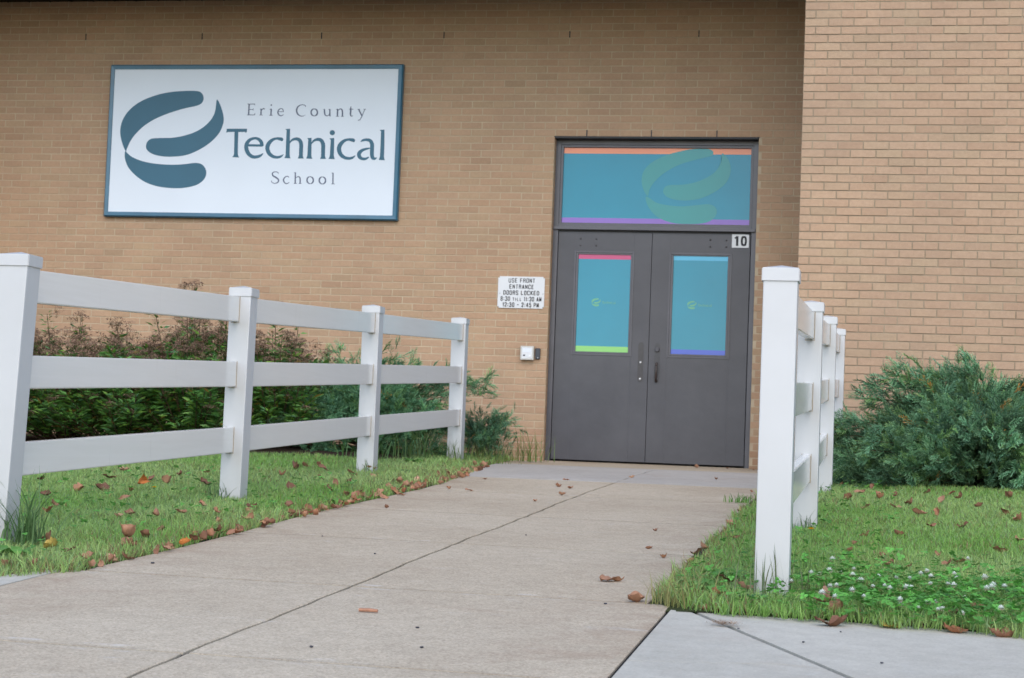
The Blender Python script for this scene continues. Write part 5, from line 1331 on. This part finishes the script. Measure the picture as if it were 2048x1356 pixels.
pathl = [(0.59, -7.93), (0.42, -6.98), (0.68, -6.35), (0.53, -6.25), (0.51, -5.1), (2.07, -8.56), (2.15, -9.45), (2.25, -9.8), (1.2, -6.99), (1.01, -4.78), (1.1, -5.62), (1.19, -5.71), (1.25, -6.35), (1.36, -4.05), (1.94, -3.75), (1.48, -0.45), (1.75, -0.35), (2.0, -0.58), (2.30, -5.31)]
rightedge = [(2.37, -9.65), (2.38, -10.0), (2.66, -10.99), (2.59, -11.2), (2.59, -10.75), (2.5, -10.36), (2.48, -9.02), (2.41, -8.6), (2.39, -8.14), (2.37, -7.21), (2.38, -9.43), (2.99, -11.42)]
rightlawn = [(2.99, -5.85), (2.92, -6.38), (2.86, -4.88), (3.06, -5.24), (3.11, -6.26), (3.2, -6.05), (3.27, -6.72), (3.19, -6.98), (3.03, -7.08), (3.31, -7.44), (3.4, -7.45), (3.45, -6.48), (3.39, -5.68), (3.53, -5.78), (3.56, -6.14), (3.64, -6.81), (3.86, -5.88), (3.75, -7.34), (3.8, -7.62), (3.35, -8.27), (3.05, -8.81), (3.19, -8.73), (3.01, -9.19), (2.99, -9.62), (3.12, -9.79), (3.34, -9.67), (3.14, -10.15), (3.22, -10.19), (3.37, -10.0), (3.41, -9.91), (3.71, -8.89), (3.53, -10.66), (3.4, -11.25), (3.44, -11.28), (3.34, -11.41), (3.5, -8.2), (3.6, -9.4)]
def put_leaf(x, y, z, size, label, group=None, mesh=None, tilt=.5):
    o = link('fallen_leaf', mesh or random.choice(LM), loc=(x, y, z)); o.scale = (size, size * random.uniform(.7, 1.0), size * random.uniform(.8, 1.2))
    o.rotation_euler = (random.uniform(-tilt, tilt), random.uniform(-tilt, tilt), random.uniform(0, 6.28)); tag(o, label, 'leaf', group); return o
for P, lab, grp, dz, sz, tl_ in ((leftlawn, 'dry brown leaf lying in the left lawn behind or beside the fence', 'dry leaves in the left lawn', .030, (.045, .075), .7),
                    (leftedge, 'curled brown leaf in the litter along the left edge of the walk', 'dry leaves along the left edge of the walk', .004, (.032, .066), .8),
                    (pathl, 'small dry leaf lying on the concrete of the walk', 'dry leaves scattered on the walk', .004, (.03, .06), .15),
                    (rightedge, 'curled brown leaf in the grass along the right edge of the walk', 'dry leaves along the right edge of the walk', .022, (.05, .09), .6),
                    (rightlawn, 'dry brown leaf lying in the right lawn', 'dry leaves in the right lawn', .026, (.038, .068), .7)):
    for (x, y) in P:
        on_walk = grp.endswith('on the walk') or (0.36 < x < 2.36 and 'left edge' in grp)
        z = (float(prof(y)) if on_walk else float(lawn_z(x, y))) + (dz if not on_walk else .003) + (random.uniform(.004, .022) if 'left edge' in grp else 0)
        lab_, grp_ = lab, grp
        if grp == 'dry leaves in the left lawn' or 'left edge' in grp:
            bay = ('by the nearest left fence post' if y < -10.4 else 'beside the first fence bay from the camera' if y < -8.1 else 'beside the second fence bay from the camera' if y < -5.4 else 'beside the farthest fence bay')
            lab_ = ('dry brown leaf in the left lawn ' if 'lawn' in grp else 'curled brown leaf along the left walk edge ') + bay; grp_ = grp + ', ' + bay
        elif grp == 'dry leaves in the right lawn':
            bay = ('close to the big juniper' if y < -4 and y > -6.6 else 'midway between juniper and clover' if y > -9.0 else 'just behind the clover flowers')
            lab_ = 'dry brown leaf in the right lawn ' + bay; grp_ = grp + ', ' + bay
        elif on_walk:
            bay = 'near the doors' if y > -6.6 else 'well in front of the doors'
            lab_ = 'small dry leaf on the concrete walk ' + bay; grp_ = grp + ', ' + bay
        put_leaf(x, y, z, random.uniform(*sz) * (1.25 if y > -8.5 and not on_walk else 1), lab_, grp_, tilt=tl_)
pz = lambda y: float(prof(y)) + .003
put_leaf(2.17, -10.71, pz(-10.71), .095, 'large flat tan leaf lying alone on the right half of the walk', mesh=LM[3], tilt=.1)
put_leaf(2.32, -11.24, pz(-11.24), .08, 'narrow curled brown leaf on the walk near the corner of the right grass', mesh=LM[1], tilt=.1)
put_leaf(2.60, -11.40, pz(-11.4), .085, 'curled orange brown leaf on the sidewalk just left of the near right post', mesh=LM[5], tilt=.3)
put_leaf(2.565, -11.38, pz(-11.38), .06, 'flat tan leaf touching the curled one left of the near right post', mesh=LM[6], tilt=.2)
put_leaf(2.965, -11.57, pz(-11.57), .11, 'big curled brown leaf on the sidewalk in front of the clover', mesh=leaf_mesh(31, 2.0, M_DRY), tilt=.25)
put_leaf(3.15, -11.51, pz(-11.51), .105, 'yellow leaf lying on the sidewalk beside the clover', mesh=leaf_mesh(32, .9, M_YEL), tilt=.12)
put_leaf(2.95, -11.36, pz(-11.36) + .05, .10, 'brown leaf standing upright in the grass right of the near post', mesh=LM[2], tilt=1.2)
put_leaf(3.33, -11.56, pz(-11.5), .09, 'brown leaf tucked under the clover at the sidewalk edge', mesh=LM[7], tilt=.3)
put_leaf(3.47, -11.60, pz(-11.6), .10, 'brown leaf half under the clover at the right frame edge', mesh=LM[8], tilt=.3)
put_leaf(.09, -10.86, float(lawn_z(.09, -10.86)) + .035, .085, 'yellow and brown leaf standing in the grass beside the near left post', mesh=leaf_mesh(33, 1.2, M_YEL), tilt=.8)
put_leaf(.40, -10.30, float(prof(-10.3)) + .02, .06, 'bright orange leaf at the left edge of the walk', mesh=leaf_mesh(34, 1.0, M_ORG), tilt=.9)
put_leaf(.20, -10.45, float(lawn_z(.2, -10.45)) + .055, .10, 'large folded orange brown leaf in the grass near the walk edge', mesh=leaf_mesh(35, 1.6, M_DRY), tilt=.8)
put_leaf(-.72, -8.05, float(lawn_z(-.7, -8.05)) + .05, .10, 'orange brown leaf standing in the left lawn under the bottom rail', mesh=leaf_mesh(36, 1.0, M_ORG), tilt=.8)

# twig on the walk, straw on the sidewalk joint, pebbles
bm = bmesh.new(); tube(bm, [(-.030, 0, .004), (0, .001, .005), (.030, 0, .004)], [.0055, .006, .005], 7)
tag(link('stick', bm_mesh('stick', bm, flat('stick_wood', (.36, .18, .11), .7, .3, .2, 60)), loc=(1.58, -11.84, pz(-11.84)), rot=(0, 0, -.05)), 'short brown stick lying on the walk right of the long joint', 'stick')
n = 150; a = rng.uniform(0, 6.28, n); l = rng.uniform(.02, .075, n); X0 = rng.normal(0, .025, n); Y0 = rng.normal(0, .018, n)
V = np.zeros((n, 3, 3)); V[:, 0] = np.stack([X0 - np.sin(a) * .0009, Y0 + np.cos(a) * .0009, rng.uniform(.001, .01, n)], 1); V[:, 1] = V[:, 0] + np.stack([np.sin(a) * .0018, -np.cos(a) * .0018, a * 0], 1); V[:, 2] = np.stack([X0 + np.cos(a) * l, Y0 + np.sin(a) * l * .6, rng.uniform(.002, .022, n)], 1)
me = np_mesh('dry_grass_clump', V.reshape(-1, 3), np.arange(3 * n).reshape(-1, 3), M_STRAW)
tag(link('dry_grass_clump', me, loc=(2.655, -11.70, pz(-11.7))), 'wisp of dry straw lying over the diagonal joint in the sidewalk', 'dry grass')
bm = bmesh.new(); bmesh.ops.create_icosphere(bm, subdivisions=2, radius=1)
for v in bm.verts: v.co *= random.uniform(.8, 1.15); v.co.z *= .6
PB = bm_mesh('pebble', bm, flat('dark_pebble', (.05, .05, .06), .7, .3, .3, 50), True)
for x, y, s_ in [(.50, -10.9, .0075), (2.24, -11.35, .006), (1.80, -12.1, .006), (1.62, -12.55, .007), (2.9, -11.95, .005), (3.12, -12.25, .005), (2.7, -11.75, .004), (.75, -9.6, .005), (1.15, -10.2, .006), (1.55, -9.1, .005), (1.9, -12.45, .006), (3.0, -11.7, .004)]:
    o = link('pebble', PB, loc=(x, y, pz(y))); s_ *= .75; o.scale = (s_ * 1.3, s_, s_); o.rotation_euler = (0, 0, x * 7)
    tag(o, 'tiny dark pebble lying on the concrete', 'pebble', 'dark pebbles on the concrete')
